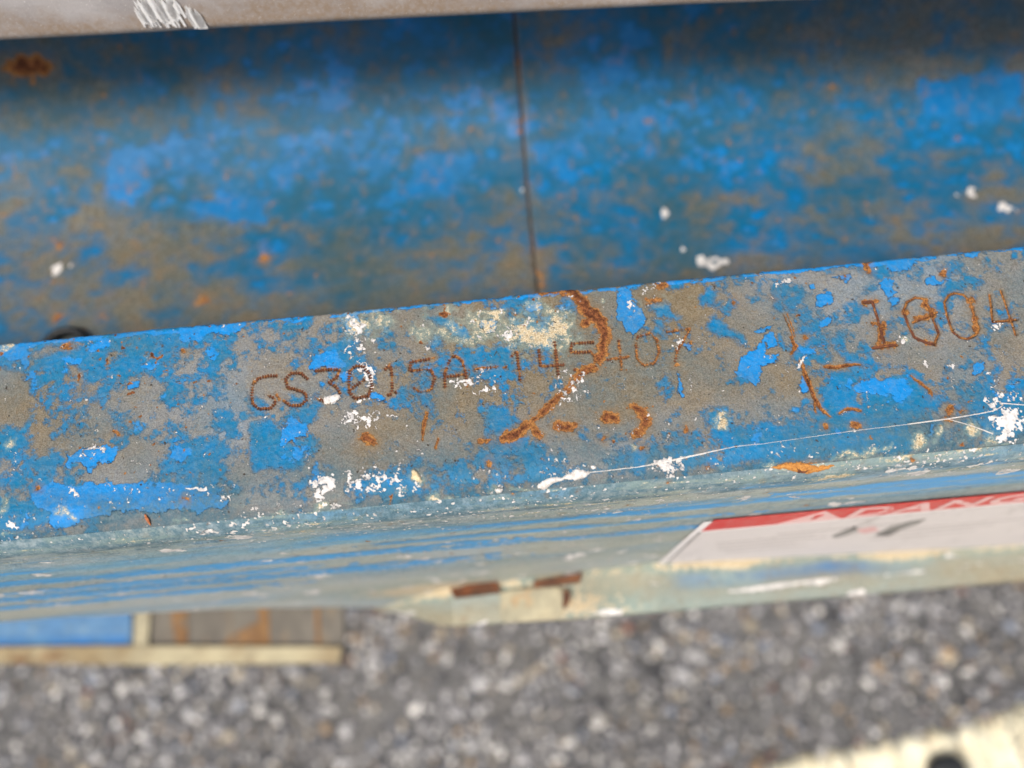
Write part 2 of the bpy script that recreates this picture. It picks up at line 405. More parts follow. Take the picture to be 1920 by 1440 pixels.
BRIGHT = [
 ('p', [(-60,651),(0,646),(50,641),(57,690),(44,694),(34,676),(20,682),(0,668),(-60,676)]), ('p', [(330,616),(400,606),(470,600),(462,618),(430,634),(400,622),(345,640)]),
 ('p', [(648,590),(668,586),(676,600),(660,625),(648,610)]), ('p', [(570,694),(590,665),(620,660),(650,672),(655,680),(625,684),(600,690),(585,700)]),
 ('p', [(1150,546),(1184,540),(1182,558),(1200,585),(1203,606),(1196,622),(1186,640),(1174,626),(1162,600),(1161,575)]),
 ('p', [(1276,640),(1300,650),(1292,661),(1277,662)]), ('p', [(1414,626),(1440,610),(1456,612),(1448,624),(1430,626)]),
 ('p', [(1434,632),(1452,628),(1458,650),(1442,656)]), ('p', [(1392,666),(1420,658),(1432,646),(1436,668),(1458,666),(1452,680),(1430,692),(1426,716),(1408,712),(1388,708),(1385,690)]),
 ('p', [(118,868),(124,850),(150,840),(190,836),(212,838),(214,862),(190,864),(178,876),(172,892),(164,872),(140,866),(126,882)]),
 ('p', [(318,858),(330,842),(366,840),(362,852),(328,866)]),
 ('p', [(55,926),(95,905),(150,905),(240,905),(330,900),(430,935),(428,955),(380,962),(250,958),(180,970),(150,985),(118,1000),(90,985),(100,962),(70,950)]),
 ('p', [(525,806),(545,782),(575,798),(572,815),(540,826),(522,838)]), ('p', [(585,880),(600,866),(606,892),(590,915),(578,920)]),
 ('p', [(725,893),(740,905),(735,912),(722,900)]), ('p', [(752,896),(760,906),(750,900)]), ('p', [(640,700),(662,694),(660,706),(645,708)]),
 ('p', [(690,740),(716,735),(722,748),(700,752)]), ('p', [(52,700),(68,692),(64,714),(48,716)]), ('p', [(112,672),(130,668),(150,680),(120,680)]),
 ('p', [(160,650),(200,640),(205,650),(170,658)]), ('p', [(245,720),(262,716),(256,730),(244,732)]), ('p', [(270,688),(292,684),(284,696)]),
 ('p', [(1656,540),(1672,534),(1680,546),(1668,552)]), ('p', [(1664,524),(1680,520),(1676,534),(1662,532)]), ('p', [(1655,495),(1700,484),(1708,498),(1680,512),(1660,510)]),
 ('p', [(1510,536),(1526,526),(1530,544),(1516,546)]), ('p', [(1534,560),(1548,550),(1558,562),(1544,576),(1534,574)]),
 ('p', [(1484,590),(1500,592),(1498,606),(1486,604)]), ('p', [(1532,598),(1554,594),(1548,608),(1536,612)]), ('p', [(1495,652),(1530,656),(1526,666),(1500,660)]),
 ('p', [(1566,518),(1590,510),(1600,524),(1586,530),(1570,528)]), ('p', [(1650,532),(1672,522),(1676,540)]), ('p', [(1612,520),(1626,518),(1622,530)]),
 ('p', [(1736,524),(1782,520),(1780,526),(1742,532)]), ('p', [(1668,562),(1684,560),(1676,572)]), ('p', [(1820,690),(1842,686),(1836,700),(1822,702)]),
 ('p', [(1560,520),(1568,512),(1576,526)]), ('p', [(1540,640),(1546,646),(1540,650)]), ('p', [(1500,720),(1512,700),(1516,720),(1508,735)]),
 ('p', [(1604,716),(1660,708),(1700,712),(1720,730),(1690,748),(1640,742),(1600,735)]), ('p', [(1742,790),(1754,790),(1752,822),(1740,826)]),
 ('p', [(1560,800),(1576,798),(1574,818),(1564,816)]), ('p', [(1270,690),(1276,710),(1284,744),(1276,740)]), ('p', [(905,572),(950,570),(955,580),(900,584)]),
 ('p', [(900,604),(930,600),(928,622),(908,620)]), ('p', [(955,582),(975,580),(968,590)]), ('p', [(1028,600),(1046,598),(1040,612),(1030,612)]),
 ('p', [(985,574),(1020,572),(1018,582),(990,582)]), ('p', [(1050,572),(1066,568),(1060,584)]),
]
MUTED = [  # patches of old dull paint left on the steel
 ('p', [(1310,568),(1325,540),(1342,545),(1338,570),(1350,562),(1348,574),(1320,575)]), ('p', [(1325,612),(1340,592),(1356,610),(1372,622),(1400,640),(1405,648),(1380,640),(1350,630)]),
 ('p', [(1212,575),(1245,570),(1252,582),(1275,600),(1230,592)]), ('p', [(1450,545),(1468,540),(1466,585),(1452,582)]), ('p', [(1470,560),(1500,540),(1502,560),(1492,582),(1474,575)]),
 ('p', [(1556,630),(1580,622),(1578,640),(1564,655),(1556,648)]), ('p', [(470,790),(520,795),(540,830),(575,850),(560,880),(480,885),(465,850)]),
 ('p', [(470,745),(500,760),(490,780),(468,775)]), ('p', [(240,600),(330,595),(330,640),(255,640)]), ('p', [(800,598),(850,600),(860,612),(890,640),(870,640),(830,615)]),
 ('p', [(810,630),(830,640),(820,660),(805,650)]),
]
ERASE = [  # bare steel showing through
 ('p', [(126,690),(150,685),(160,710),(158,750),(140,755),(130,750),(148,742),(148,720),(130,715),(126,708),(142,704)]), ('p', [(165,720),(185,738),(170,748),(160,730)]),
 ('p', [(-60,690),(40,695),(55,720),(55,760),(62,785),(40,800),(-60,800)]), ('p', [(55,655),(130,648),(150,640),(150,652),(90,664),(60,672)]), ('p', [(195,755),(220,745),(222,770),(205,772)]),
 ('p', [(1470,510),(1540,508),(1600,498),(1640,520),(1610,560),(1560,585),(1560,640),(1600,700),(1560,700),(1550,590),(1520,575),(1515,520)]),
 ('p', [(1440,700),(1470,690),(1460,722),(1440,722)]), ('p', [(1300,740),(1380,730),(1430,745),(1440,735),(1480,745),(1470,765),(1380,760),(1340,770)]),
 ('p', [(600,830),(620,780),(680,770),(760,790),(740,830),(690,850),(640,880),(600,870)]),
]
BLUEGRID = [  # 0 bare steel .. 9 full paint, 24 columns x 8 rows along the rail
 '858885335455563413567554',
 '188642256333434331663223',
 '187432244222111102565112',
 '464223243111111116442244',
 '743234452144322212346633',
 '753345551235444446799975',
 '588884444445556789999986',
 '675444445666666788887776',
]
COOLGRID = [  # 0 warm brown steel .. 9 cool grey steel
 '444445433323321014678876',
 '234566543322211013689876',
 '122456554221111012578644',
 '223567654110111112465544',
 '333556552112211112345555',
 '455566421344333344555555',
 '555555544555555555555555',
 '444444444444444444444444',
]

def shape(F, s):
    return F.poly(s[1]) if s[0] == 'p' else F.ell(*s[1:])

def dots_of(strokes, step, keep, seed):
    """centres and directions of the punch dots along a character"""
    g_ = np.random.default_rng(seed); out = []
    for st in strokes:
        al = 0.0
        for a, b in zip(st[:-1], st[1:]):
            d = np.array(b, float) - a; Ln = math.hypot(*d); d /= Ln
            while al < Ln:
                if g_.random() < keep: out.append((a[0] + d[0] * al + g_.normal(0, .3), a[1] + d[1] * al + g_.normal(0, .3), d[0], d[1], g_.uniform(.55, 1.0)))
                al += step
            al -= Ln
    return out
KEEP = [.97, .95, .95, .95, .8, .72, .6, .85, .75, .8, .95, .85, .85, .75]
DOTS = [dots_of(st, 5.0, k, 50 + n) for n, ((_, st), k) in enumerate(zip(PEEN, KEEP))]
def dot_depth(F):
    dep = np.zeros(len(F.U))
    for ds in DOTS:
        for x, y, dx, dy, q in ds:
            i = F.near(x, y, x, y, 6)
            u, v = F.U[i] - x, F.V[i] - y
            r2 = ((u * dx + v * dy) / 2.3) ** 2 + ((-u * dy + v * dx) / 4.4) ** 2
            dep[i] = np.maximum(dep[i], q * np.clip(1 - r2, 0, 1))
    return dep
def groove_depth(F, groups, r):
    dep = np.zeros(len(F.U)); fld = np.full(len(F.U), -9.0)
    for _, strokes in groups:
        for st in strokes:
            for a, b in zip(st[:-1], st[1:]):
                i, f = F.stroke([(a[0], a[1], r), (b[0], b[1], r)], 14)
                c = np.clip(f / r, 0, 1); dep[i] = np.maximum(dep[i], 1 - (1 - c) ** 2); fld[i] = np.maximum(fld[i], f)
    return dep, fld

# ---- top flange: one dense sheet over edge, flat and bend
xs = dense(-0.142, 0.150, 0.00021, -0.60, 0.60, 40)
prof = []                                             # (y, z) along the section
for z in (-0.005, -0.0035, -0.0024): prof.append((Y_IN, z))
for a in np.linspace(0, 90, 9): prof.append((Y_IN - .0009 + .0009 * math.cos(math.radians(a)), -.0009 + .0009 * math.sin(math.radians(a))))
for y in np.linspace(Y_IN - .0009, Y_S + RB, 208)[1:]: prof.append((y, 0.0))
for a in np.linspace(0, 46, 40)[1:]: prof.append((Y_S + RB - RB * math.sin(math.radians(a)), -RB + RB * math.cos(math.radians(a))))
prof = np.array(prof)
NR, NC = len(prof), len(xs)
P = np.zeros((NR, NC, 3)); P[..., 0] = xs[None]; P[..., 1] = prof[:, None, 0]; P[..., 2] = prof[:, None, 1]
nrm2 = np.zeros((NR, 2)); nrm2[:, 0] = np.gradient(prof[:, 1]); nrm2[:, 1] = -np.gradient(prof[:, 0])
nrm2 /= np.linalg.norm(nrm2, axis=1)[:, None] + 1e-12
FLAT = P.reshape(-1, 3)
U, V = proj(FLAT)
arc = np.concatenate([[0], np.cumsum(np.hypot(*np.diff(prof, axis=0).T))])
S_, T_ = FLAT[:, 0] * 1000, np.repeat(arc * 1000, NC)          # millimetres on the sheet
k6 = 6.0
wu = fbm(S_, T_, 3.2, 4, 21) * 13 + fbm(S_, T_, .8, 3, 23) * 5
wv = fbm(S_, T_, 3.2, 4, 22) * 13 + fbm(S_, T_, .8, 3, 24) * 5
F0 = Field(U, V); F1 = Field(U + wu * .35, V + wv * .35); F2 = Field(U + wu, V + wv)
gx, gy = (U + wu * 1.5 - 40) / 80, (V + wv * 1.2 - edge_v(U) - 24) / 48
g = bilerp(BLUEGRID, gx, gy)
nb = fbm(S_, T_, 10, 7, 1, .70)
blue = (g - 4.6) * .46 + nb * 7.0 + fbm(S_, T_, 1.7, 4, 6, .7) * 2.6
low = sstep(250, 330, V - edge_v(U))                            # the lower half of the rail is dull, film covered paint
for s in MUTED:
    i, f = shape(F2, s); blue[i] = np.maximum(blue[i], f / k6 + .2)
for s in ERASE:
    i, f = shape(F2, s); blue[i] = np.minimum(blue[i], -f / k6 + .2)
bright = np.full(len(U), -3.0)
nb2 = fbm(S_, T_, 6, 6, 5, .65)
bright = np.maximum(bright, np.minimum((nb2 - .30) * 9 - low * 1.2, blue - .6))
for s in BRIGHT:
    i, f = shape(F2, s); bright[i] = np.maximum(bright[i], f / k6 + nb2[i] * 2.2)
edge = (T_ < 5.4 + .75 + fbm(S_, T_, 5, 4, 9) * 1.6)
bright = np.maximum(bright, np.where(edge, .7 + fbm(S_ * .5, T_, 2.5, 5, 12, .65) * 5.5, -3))
rust = np.full(len(U), -4.0)
Fr = Field(U + wu * .5 + fbm(S_, T_, .8, 3, 34) * 3, V + wv * .5 + fbm(S_, T_, .8, 3, 35) * 3)
nr = fbm(S_, T_, 1.0, 4, 36, .65) * 1.6
for s in RUST:
    i, f = Fr.stroke(s); rust[i] = np.maximum(rust[i], (f + 1.0) / 4.2 + nr[i])
gro = np.zeros(len(U))
for s in GROOVES:
    i, f = F1.stroke(s); rust[i] = np.maximum(rust[i], f / 1.8 + nr[i] * .7); gro[i] = np.maximum(gro[i], np.clip(f / 3.5, 0, 1))
d1 = dot_depth(F0)
_, f1 = groove_depth(F0, PEEN, 4.2)
d2, f2 = groove_depth(F0, STAMP, 3.5)
rust = np.maximum(rust, np.where(f1 > -6, (f1 - 2.7) / 2.4 + nr * 1.2, -4)); rust = np.maximum(rust, np.where(d1 > 0, d1 * 2.2 - 1.1 + nr * .5, -4)); rust = np.maximum(rust, np.where(f2 > -6, (f2 - 1.4) / 1.8, -4))
spots = fbm(S_, T_, 2.2, 2, 31)
rust = np.maximum(rust, (fbm(S_, T_, 1.3, 2, 31) - .68 + fbm(S_, T_, 30, 2, 32) * .25) * 22)                      # freckles
white = np.full(len(U), -3.0)
nw = fbm(S_, T_, .6, 3, 43) * 5.5 - .6
Fw = Field(U + wu * .30 + fbm(S_, T_, .9, 4, 41) * 9, V + wv * .30 + fbm(S_, T_, .9, 4, 42) * 9)
for s in WHITE:
    i, f = Fw.stroke(s, 10); white[i] = np.maximum(white[i], f / 2.6 + (nw[i] if s[0][2] > 2.5 else 0))
dust = fbm(S_, T_ * 1.8, 1.1, 3, 51)
rowt = V - edge_v(U)
white = np.maximum(white, (dust - .66 + .17 * sstep(345, 392, rowt)) * 16)  # dust specks at the bend, sparse painted glints over the rest
cream = np.full(len(U), -3.0)
for s in CREAM:
    i, f = F2.stroke(s); cream[i] = np.maximum(cream[i], f / 7 + nb2[i] * 2.5 - .2)
for pl, w0 in [((960, 612, 130, 46), -.9), ((700, 610, 70, 34), -1.5), ((990, 622, 52, 26), -.35), ((1250, 560, 60, 20), -1.6)]:
    i, f = F2.ell(*pl, mrg=60); cream[i] = np.maximum(cream[i], np.minimum(f / 22, .8) + w0 + nb2[i] * 3.0)
gold = np.minimum(sstep(340, 372, rowt), 1 - sstep(385, 430, rowt))
cream = np.maximum(cream, (fbm(S_ * .6, T_ * 1.3, 2.0, 5, 61, .68) + .30 * gold - .80) * 8)
dark = (fbm(S_, T_, 1.0, 2, 71) - .62) * 12
for s in [[(1468,590,1),(1488,632,1.2)], [(1476,590,.8),(1490,628,.8)], [(930,660,1),(925,668,1)], [(854,864,2)], [(650,958,2),(645,966,1.5)], [(1743,736,5)]]:
    i, f = F1.stroke(s); dark[i] = np.maximum(dark[i], f / 2.5)
tint = np.clip(bilerp(COOLGRID, (U - 40) / 80, (rowt - 24) / 48) / 9 + fbm(S_, T_, 14, 4, 81) * .5, 0, 1) ** 1.5
bend = sstep(338, 372, rowt + nb * 30)
blue -= bend * 1.7
film = np.clip(low * (.26 + fbm(S_ * .5, T_, 9, 5, 91) * 1.3) + .16 + fbm(S_, T_, 13, 6, 92, .65) * .8, 0, .85)
gap_ = fbm(S_ * .4, T_, 2.0, 5, 94, .7)
cream = np.maximum(cream, (gap_ - .22) * 7 * bend - 1.4)
white = np.maximum(white, (fbm(S_ * .8, T_, .7, 3, 95) - .50) * 10 * bend - .6)
film = np.maximum(film, bend * (.80 + fbm(S_ * .3, T_, 8, 4, 93) * .55))
# height: chips proud of the steel, stamps sunk, rust blistered
hgt = .00005 * sstep(-.3, .3, blue) + .00003 * sstep(-.2, .3, bright)
hgt += .00013 * sstep(-.2, .4, white) * (0.6 + vnoise(S_ * 2.2, T_ * 2.2, 3))
rr = np.zeros(len(U))
for s in RUST[:8]:
    i, f = F1.stroke(s); rr[i] = np.maximum(rr[i], sstep(-1, 9, f))
hgt += rr * (.00022 + .0007 * fbm(S_, T_, 1.2, 4, 33))
hgt += fbm(S_, T_, 1.5, 4, 44, .65) * .00016 + fbm(S_, T_, 40, 3, 45) * .0003
hgt += .00014 * sstep(-3.4, -.6, f2) * (1 - sstep(-.4, .6, f2)) * (.5 + nr) + .00007 * sstep(-3.0, .2, f1) * (d1 <= 0)
hgt -= d1 * .00055 + d2 * .0007 + gro * .00035
tN = np.repeat(nrm2, NC, 0)
edge_w = np.clip(1 - T_ / 7.5, 0, 1)
nick = fbm(S_, np.zeros_like(S_), 14, 5, 46, .6) * .0005 + np.minimum(0, fbm(S_, T_ * .3, 2.2, 4, 47, .65) + .18) * .0026
fl = FLAT.copy(); fl[:, 1] += nick * edge_w; fl[:, 1] += tN[:, 0] * hgt; fl[:, 2] += tN[:, 1] * hgt
top = part('top_flange', fl, grid_faces(NR, NC), paint_flange, chassis,
           attrs={'wear': np.stack([blue, bright, rust, white], 1), 'stain': np.stack([tint, film, cream, dark], 1)})
top['label'] = 'flat top of the rail with flaking blue paint and stamped numbers'

# ---- rust lying in each stamped character
def stamp_rust(kind, strokes, r, pits, depth, mat=None):
    vs, fs = [], []
    for st in strokes:
        s0 = 0.0
        pts = [np.array(p, float) for p in st]
        al, rows = 0.0, []
        for a, b in zip(pts[:-1], pts[1:]):
            n_ = max(2, int(np.linalg.norm(b - a) / 1.1))
            for q in range(n_):
                rows.append((a + (b - a) * q / n_, (b - a) / np.linalg.norm(b - a), al + np.linalg.norm(b - a) * q / n_))
            al += np.linalg.norm(b - a)
        rows.append((pts[-1], (pts[-1] - pts[-2]) / np.linalg.norm(pts[-1] - pts[-2]), al))
        base = len(vs)
        for c, t, s in rows:
            for w_ in (-.78, -.45, 0, .45, .78):
                p = c + np.array([-t[1], t[0]]) * w_ * r
                q = un(p[0], p[1], 2, 0)
                cc = 1 - w_ * w_
                if pits: cc *= (.5 + .5 * math.cos(s * 2 * math.pi / 5.2))
                q[2] = -depth * cc + .00007 + random.uniform(-1, 1) * .00002
                vs.append(q)
        for i in range(len(rows) - 1):
            for j in range(4):
                o = base + i * 5 + j
                fs.append([o, o + 1, o + 6, o + 5])
    return part('stamped_' + kind, np.array(vs), np.array(fs), mat or rust_mat, top)

stamp_brown = plain('stamp_rust', L(84, 48, 32), L(120, 70, 44), 900, .9, .00015, L(140, 84, 52))
def punch_rust(kind, ds):
    """the rusty floors of a character's punch dots, one small dish per dot"""
    vs, fs = [], []
    for x, y, dx, dy, q in ds:
        o = len(vs); c = un(x, y, 2, 0); c[2] = -.00052 * q + .00004; vs.append(c)
        for rr_, kk in ((.45, .80), (.8, .36)):
            for j in range(8):
                a = 2 * math.pi * j / 8; e, f = 2.3 * rr_ * math.cos(a), 4.4 * rr_ * math.sin(a)
                p = un(x + e * dx - f * dy, y + e * dy + f * dx, 2, 0); p[2] = -.00052 * q * kk + .00004 + random.uniform(-1, 1) * .00002; vs.append(p)
        for j in range(8):
            k2 = (j + 1) % 8
            fs += [[o, o + 1 + j, o + 1 + k2], [o + 1 + j, o + 9 + j, o + 9 + k2], [o + 1 + j, o + 9 + k2, o + 1 + k2]]
    vs = np.array(vs); fs = np.array(fs)
    a, b, c = vs[fs[0][0]], vs[fs[0][1]], vs[fs[0][2]]
    if np.cross(b - a, c - a)[2] < 0: fs = fs[:, ::-1]
    return part('stamped_' + kind, vs, fs, stamp_brown, top)

for (kind, _), ds in zip(PEEN, DOTS): punch_rust(kind, ds)
for kind, st in STAMP: stamp_rust(kind, st, 3.5, False, .0007, stamp_brown)

# ------------------------------------------------------------------ side plate below the bend
def interp(u, pts):
    p = np.array(pts, float); return np.interp(u, p[:, 0], p[:, 1])
BOT = [(-900, 1240), (0, 1167), (120, 1158), (250, 1151), (400, 1143), (520, 1140), (650, 1139), (715, 1141), (775, 1122), (850, 1100), (1000, 1085), (1090, 1072), (1230, 1056), (1920, 1020), (2600, 984)]
up = np.linspace(-900, 2600, 900)
bp = np.array([un(u, v, 1, Y_S) for u, v in zip(up, interp(up, BOT))])
def z_bottom(x): return np.interp(x, bp[:, 0], bp[:, 2])
xs2 = dense(-0.20, 0.235, 0.00042, -0.60, 0.60, 30)
NRs = 250
zb = z_bottom(xs2)
fr_ = np.linspace(0, 1, NRs) ** 1.15
ca = np.radians(np.linspace(46, 90, 36))[:-1]
Ps = np.zeros((NRs + 35, len(xs2), 3))
Ps[..., 0] = xs2[None]; Ps[..., 1] = Y_S
Ps[:35, :, 1] = (Y_S + RB - RB * np.sin(ca))[:, None]; Ps[:35, :, 2] = (RB * np.cos(ca) - RB)[:, None]
Ps[35:, :, 2] = -RB + (zb[None] + RB) * fr_[:, None]
NRs += 35
S_, T_ = Ps[..., 0].ravel() * 1000, -Ps[..., 2].ravel() * 1000
Us, Vs = proj(Ps.reshape(-1, 3))
n1, n2, n3 = fbm(S_ * .22, T_, 16, 6, 101, .6), fbm(S_, T_, 6, 5, 102), fbm(S_, T_, 1.4, 3, 103)
band = fbm(S_ * .12, T_, 13, 4, 104)
blue = n1 * 2.6 + band * 3.4 - 1.5 - 1.4 * sstep(70, 15, T_) * sstep(-30, 20, S_) + 1.2 * sstep(8, 26, T_) * sstep(60, 30, T_)
bright = (band + n1 * .4 - .42) * 7
for zc, x0, x1, wd in [(40, -170, 0, 4), (62, -160, -10, 5), (24, 10, 150, 3), (34, -40, 60, 2.2), (48, -30, 70, 3), (75, -190, -80, 4), (20, 60, 150, 3), (52, -200, -60, 3)]:
    q = wd * (1 + n2 * .9) - np.abs(T_ - zc - (S_ - x0) * .03 - n1 * 2.0)
    q = np.where((S_ > x0 + n2 * 30) & (S_ < x1 + n2 * 30), q, -3)
    bright = np.maximum(bright, q * .55)
rust = np.maximum((fbm(S_, T_, 4, 3, 105) - .62) * 12, -4)
for u, v, r in [(838, 1108, 8), (850, 1100, 5)]:
    rust = np.maximum(rust, (r - np.hypot(Us - u, (Vs - v) * 2)) / 6)
white = (fbm(S_, T_ * .8, .8, 3, 113) - .58 + .30 * sstep(34, 12, T_) * sstep(-150, -60, S_) * (.7 + n1 * .8)) * 8
white = np.maximum(white, (fbm(S_ * .6, T_, 7, 5, 107) - .47) * 7)
_r = np.random.default_rng(5)
Fs = Field(S_ + n3 * 1.5, T_ + n3 * 1.5)
for k in range(120):
    x0, z0 = _r.uniform(-200, 240), _r.uniform(9, 135)
    i, f = Fs.ell(x0, z0, abs(_r.normal(0, 1.3)) + .5, abs(_r.normal(0, 1.6)) + .6, _r.uniform(0, 180), 5)
    white[i] = np.maximum(white[i], f * 1.2 + n3[i] * 2.5)
cream = np.maximum((fbm(S_ * .3, T_, 5, 4, 108) - .54 + .12 * sstep(28, 12, T_) * sstep(0, 70, S_)) * 6, -3)
streak = fbm(S_ * .12, T_ * 1.3, 2.2, 5, 120, .7)
cream = np.maximum(cream, (streak - .10) * 4 * sstep(30, 8, T_) - 1.2)
white = np.maximum(white, (fbm(S_ * .8, T_, .7, 3, 121) + streak * .6 - .52) * 9 * sstep(45, 8, T_) - .2)
cream = np.maximum(cream, 1.6 - np.hypot((S_ + 35) / 26, (T_ - 120) / 14) * 1.6)
tint = np.clip(.5 + fbm(S_, T_, 25, 4, 109) * 1.4, 0, 1)
film = np.clip(.0 - streak * .35 + .95 * sstep(15, 5.0, T_ + n2 * 7 + streak * 7) + fbm(S_ * .25, T_, 18, 5, 110) * 1.1 + .35 * sstep(30, 12, T_) * sstep(-60, -110, S_), 0, .96)
dark = np.full(len(S_), -3.0)
Ps[..., 1] -= (fbm(S_, T_, 60, 3, 111) * .0004 * sstep(10, 30, T_)).reshape(Ps.shape[:2])
back = np.zeros((2, len(xs2), 3))                      # plate thickness: lower edge and inner face
back[0] = Ps[-1]; back[0, :, 1] += .005; back[1] = back[0]; back[1, :, 2] = -.006
AllP = np.concatenate([Ps, back]); rep = lambda a: np.concatenate([a, a[-len(xs2):], a[-len(xs2):]])
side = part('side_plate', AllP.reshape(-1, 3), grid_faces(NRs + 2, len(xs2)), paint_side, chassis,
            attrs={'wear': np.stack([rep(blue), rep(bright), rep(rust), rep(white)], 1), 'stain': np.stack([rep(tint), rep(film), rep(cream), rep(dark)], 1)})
side['label'] = 'chalky faded side plate below the bend, its colour lightened for grazing reflection'

# ------------------------------------------------------------------ bottom flange with its rounded end
OUT = [(700, 1141.5), (735, 1146), (765, 1153), (800, 1165), (830, 1171), (860, 1172), (960, 1166), (1060, 1160), (1200, 1149), (1440, 1128), (1680, 1108), (1920, 1087), (2600, 1030)]
uu = np.concatenate([np.linspace(702, 870, 60), np.linspace(880, 2600, 240)])
inn = np.array([un(u, v, 1, Y_S) for u, v in zip(uu, interp(uu, BOT))])
outp = np.array([un(u, v, 2, z - .0008) for u, v, z in zip(uu, interp(uu, OUT), inn[:, 2])])
NL = 28
t_ = np.linspace(0, 1, NL)
Lp = inn[None] * (1 - t_[:, None, None]) + outp[None] * t_[:, None, None]
Lp[..., 2] += .003 * ((1 - t_[:, None]) ** 6) - .0016 * (t_[:, None] ** 9)
und = Lp[[-1, 0]].copy(); und[0, :, 2] -= .004; und[1, :, 2] -= .009
Lp = np.concatenate([Lp, und])
S_, T_ = Lp[..., 0].ravel() * 1000, np.repeat(np.concatenate([t_, [1, 1]]) * 16, len(uu))
n1, n2, n3 = fbm(S_ * .3, T_, 12, 5, 201), fbm(S_ * .25, T_, 5, 5, 202), fbm(S_, T_, 2, 4, 203)
blue = np.full(len(S_), -1.6) + n2 * 2
m_ = np.minimum(1 - np.abs(T_ - 6 - (S_ - 70) * -.01 - n1 * 2) / 3.4, np.minimum((S_ - 52) / 8, (152 - S_) / 30))
blue = np.maximum(blue, m_ * 1.8 - .5)
bright = np.full(len(S_), -3.0)
white = (fbm(S_ * .25, T_, 4, 4, 204) - .42) * 8
white = np.maximum(white, .3 + n2 * 3 - np.abs(T_ - 10.2 + (S_ - 100) * .025 - n1 * 2.5) * 1.3 - np.where(S_ > 60, 0, 4))
rust = np.maximum((n3 - .55) * 7, -4)
rust = np.maximum(rust, -.2 - np.hypot((S_ - 21) / 8, (T_ - 8) / 9) * 1.3)
cream = np.clip(.20 - sstep(10, 60, S_) * 2.0 - 2.4 * sstep(4, -14, S_), -2, 2) + n1 * 1.8
cream = np.maximum(cream, .5 - np.abs(T_ - 1.5) * .6 + n1 * 2)
film = np.clip(.25 + n1, 0, .6); tint = np.clip(.35 + n1, 0, 1)
paint_low = worn_paint('pale_green_paint', L(160, 154, 128), L(142, 152, 142), L(96, 120, 146), BLUE_B, L(150, 164, 160), 1.1, 1500, (.55, .45))
lip = part('bottom_flange', Lp.reshape(-1, 3), grid_faces(NL + 2, len(uu)), paint_low, chassis,
           attrs={'wear': np.stack([blue, bright, rust, white], 1), 'stain': np.stack([tint, film, cream, np.full(len(S_), -3.)], 1)})
lip['label'] = 'pale green lower lip of the rail with its rounded end'

def box_part(name, mat, parent, x0, x1, y0, y1, z0, z1, bev=.0006, zfun=None, seg=2):
    import bmesh
    bm = bmesh.new(); bmesh.ops.create_cube(bm, size=1)
    for v in bm.verts:
        v.co = Vector(((x0 + x1) / 2 + v.co.x * (x1 - x0), (y0 + y1) / 2 + v.co.y * (y1 - y0), (z0 + z1) / 2 + v.co.z * (z1 - z0)))
        if zfun: v.co.z += zfun(v.co.x)
    bmesh.ops.bevel(bm, geom=bm.edges[:], offset=bev, segments=seg, affect='EDGES')
    vs_ = np.array([v.co[:] for v in bm.verts]); bm.verts.index_update(); fs_ = [[v.index for v in f.verts] for f in bm.faces]
    bm.free()
    o = part(name, vs_, fs_, mat, parent)
    return o

# hinge knuckle and rust gap on the lip
cream_paint = plain('cream_paint', L(188, 178, 146), L(170, 164, 138), 60, .5, .0002, L(190, 160, 118))
def lip_z(u): return un(u, np.interp(u, *np.array(BOT).T), 1, Y_S)[2]
def lip_slab(name, mat, px, dz, th=.003):
    p = np.array([un(u, v, 2, lip_z(u) + dz) for u, v in px]); q = p - [0, 0, th]; m_ = len(p)
    return part(name, np.concatenate([p, q]), [list(range(m_))[::-1], list(range(m_, 2 * m_))] + [[i, (i + 1) % m_, m_ + (i + 1) % m_, m_ + i] for i in range(m_)], mat, lip, smooth=False)
dk = plain('dark_rust', L(84, 54, 38), L(120, 78, 50), 160, .9, .0003)
seam_rust = plain('weld_rust', L(128, 74, 40), L(92, 60, 40), 160, .9, .0004, L(70, 54, 44))
lip_slab('hinge_tab', cream_paint, [(938, 1112), (960, 1106), (1046, 1100), (1054, 1108), (1056, 1140), (1050, 1158), (1040, 1161), (950, 1167), (938, 1162)], .0022)
lip_slab('rusty_gap', seam_rust, [(843, 1104), (880, 1096), (932, 1090), (938, 1110), (900, 1115), (852, 1121)], .0040)
lip_slab('rusty_gap', dk, [(1000, 1090), (1040, 1083), (1092, 1074), (1088, 1091), (1046, 1096), (1002, 1103)], .0044)
lip_slab('dark_notch', dk, [(1057, 1108), (1064, 1106), (1070, 1118), (1068, 1128), (1060, 1140), (1054, 1136)], .0030)

# ------------------------------------------------------------------ danger decal on the side plate
def flat(name, rgb, rough=.45, worn=None):
    M = Mat(name)
    a, b = M.noise(420, 5, .65), M.noise(95, 4, .6, (1, 1, .25), 4.0)
    c = M.mix(M.ramp(a, .4, .66, 0, .35), L(*rgb), M.mix(.5, L(*rgb), (.45, .44, .42, 1)))
    if worn: c = M.mix(M.ramp(M.math('ADD', M.math('MULTIPLY', a, .4), M.math('MULTIPLY', b, .6)), .54, .64), c, L(*worn))
    return M.out(c, rough, M.bump(a, .00008, .5), spec=.2)
d_white = flat('decal_white', (226, 219, 216), .5, (186, 180, 176))
d_edge = flat('decal_border', (250, 245, 243), .5)
d_red = flat('decal_red', (214, 38, 42), .42, (216, 70, 68))
d_letter = flat('decal_lettering', (240, 196, 192), .5, (220, 96, 92))
d_grey = flat('decal_grey', (132, 130, 128), .5, (200, 196, 192))
d_pink = flat('decal_pink', (226, 176, 174), .5)
dec = bpy.data.objects.new('danger_decal', None)
dec['label'] = 'white and red danger decal on the side plate'
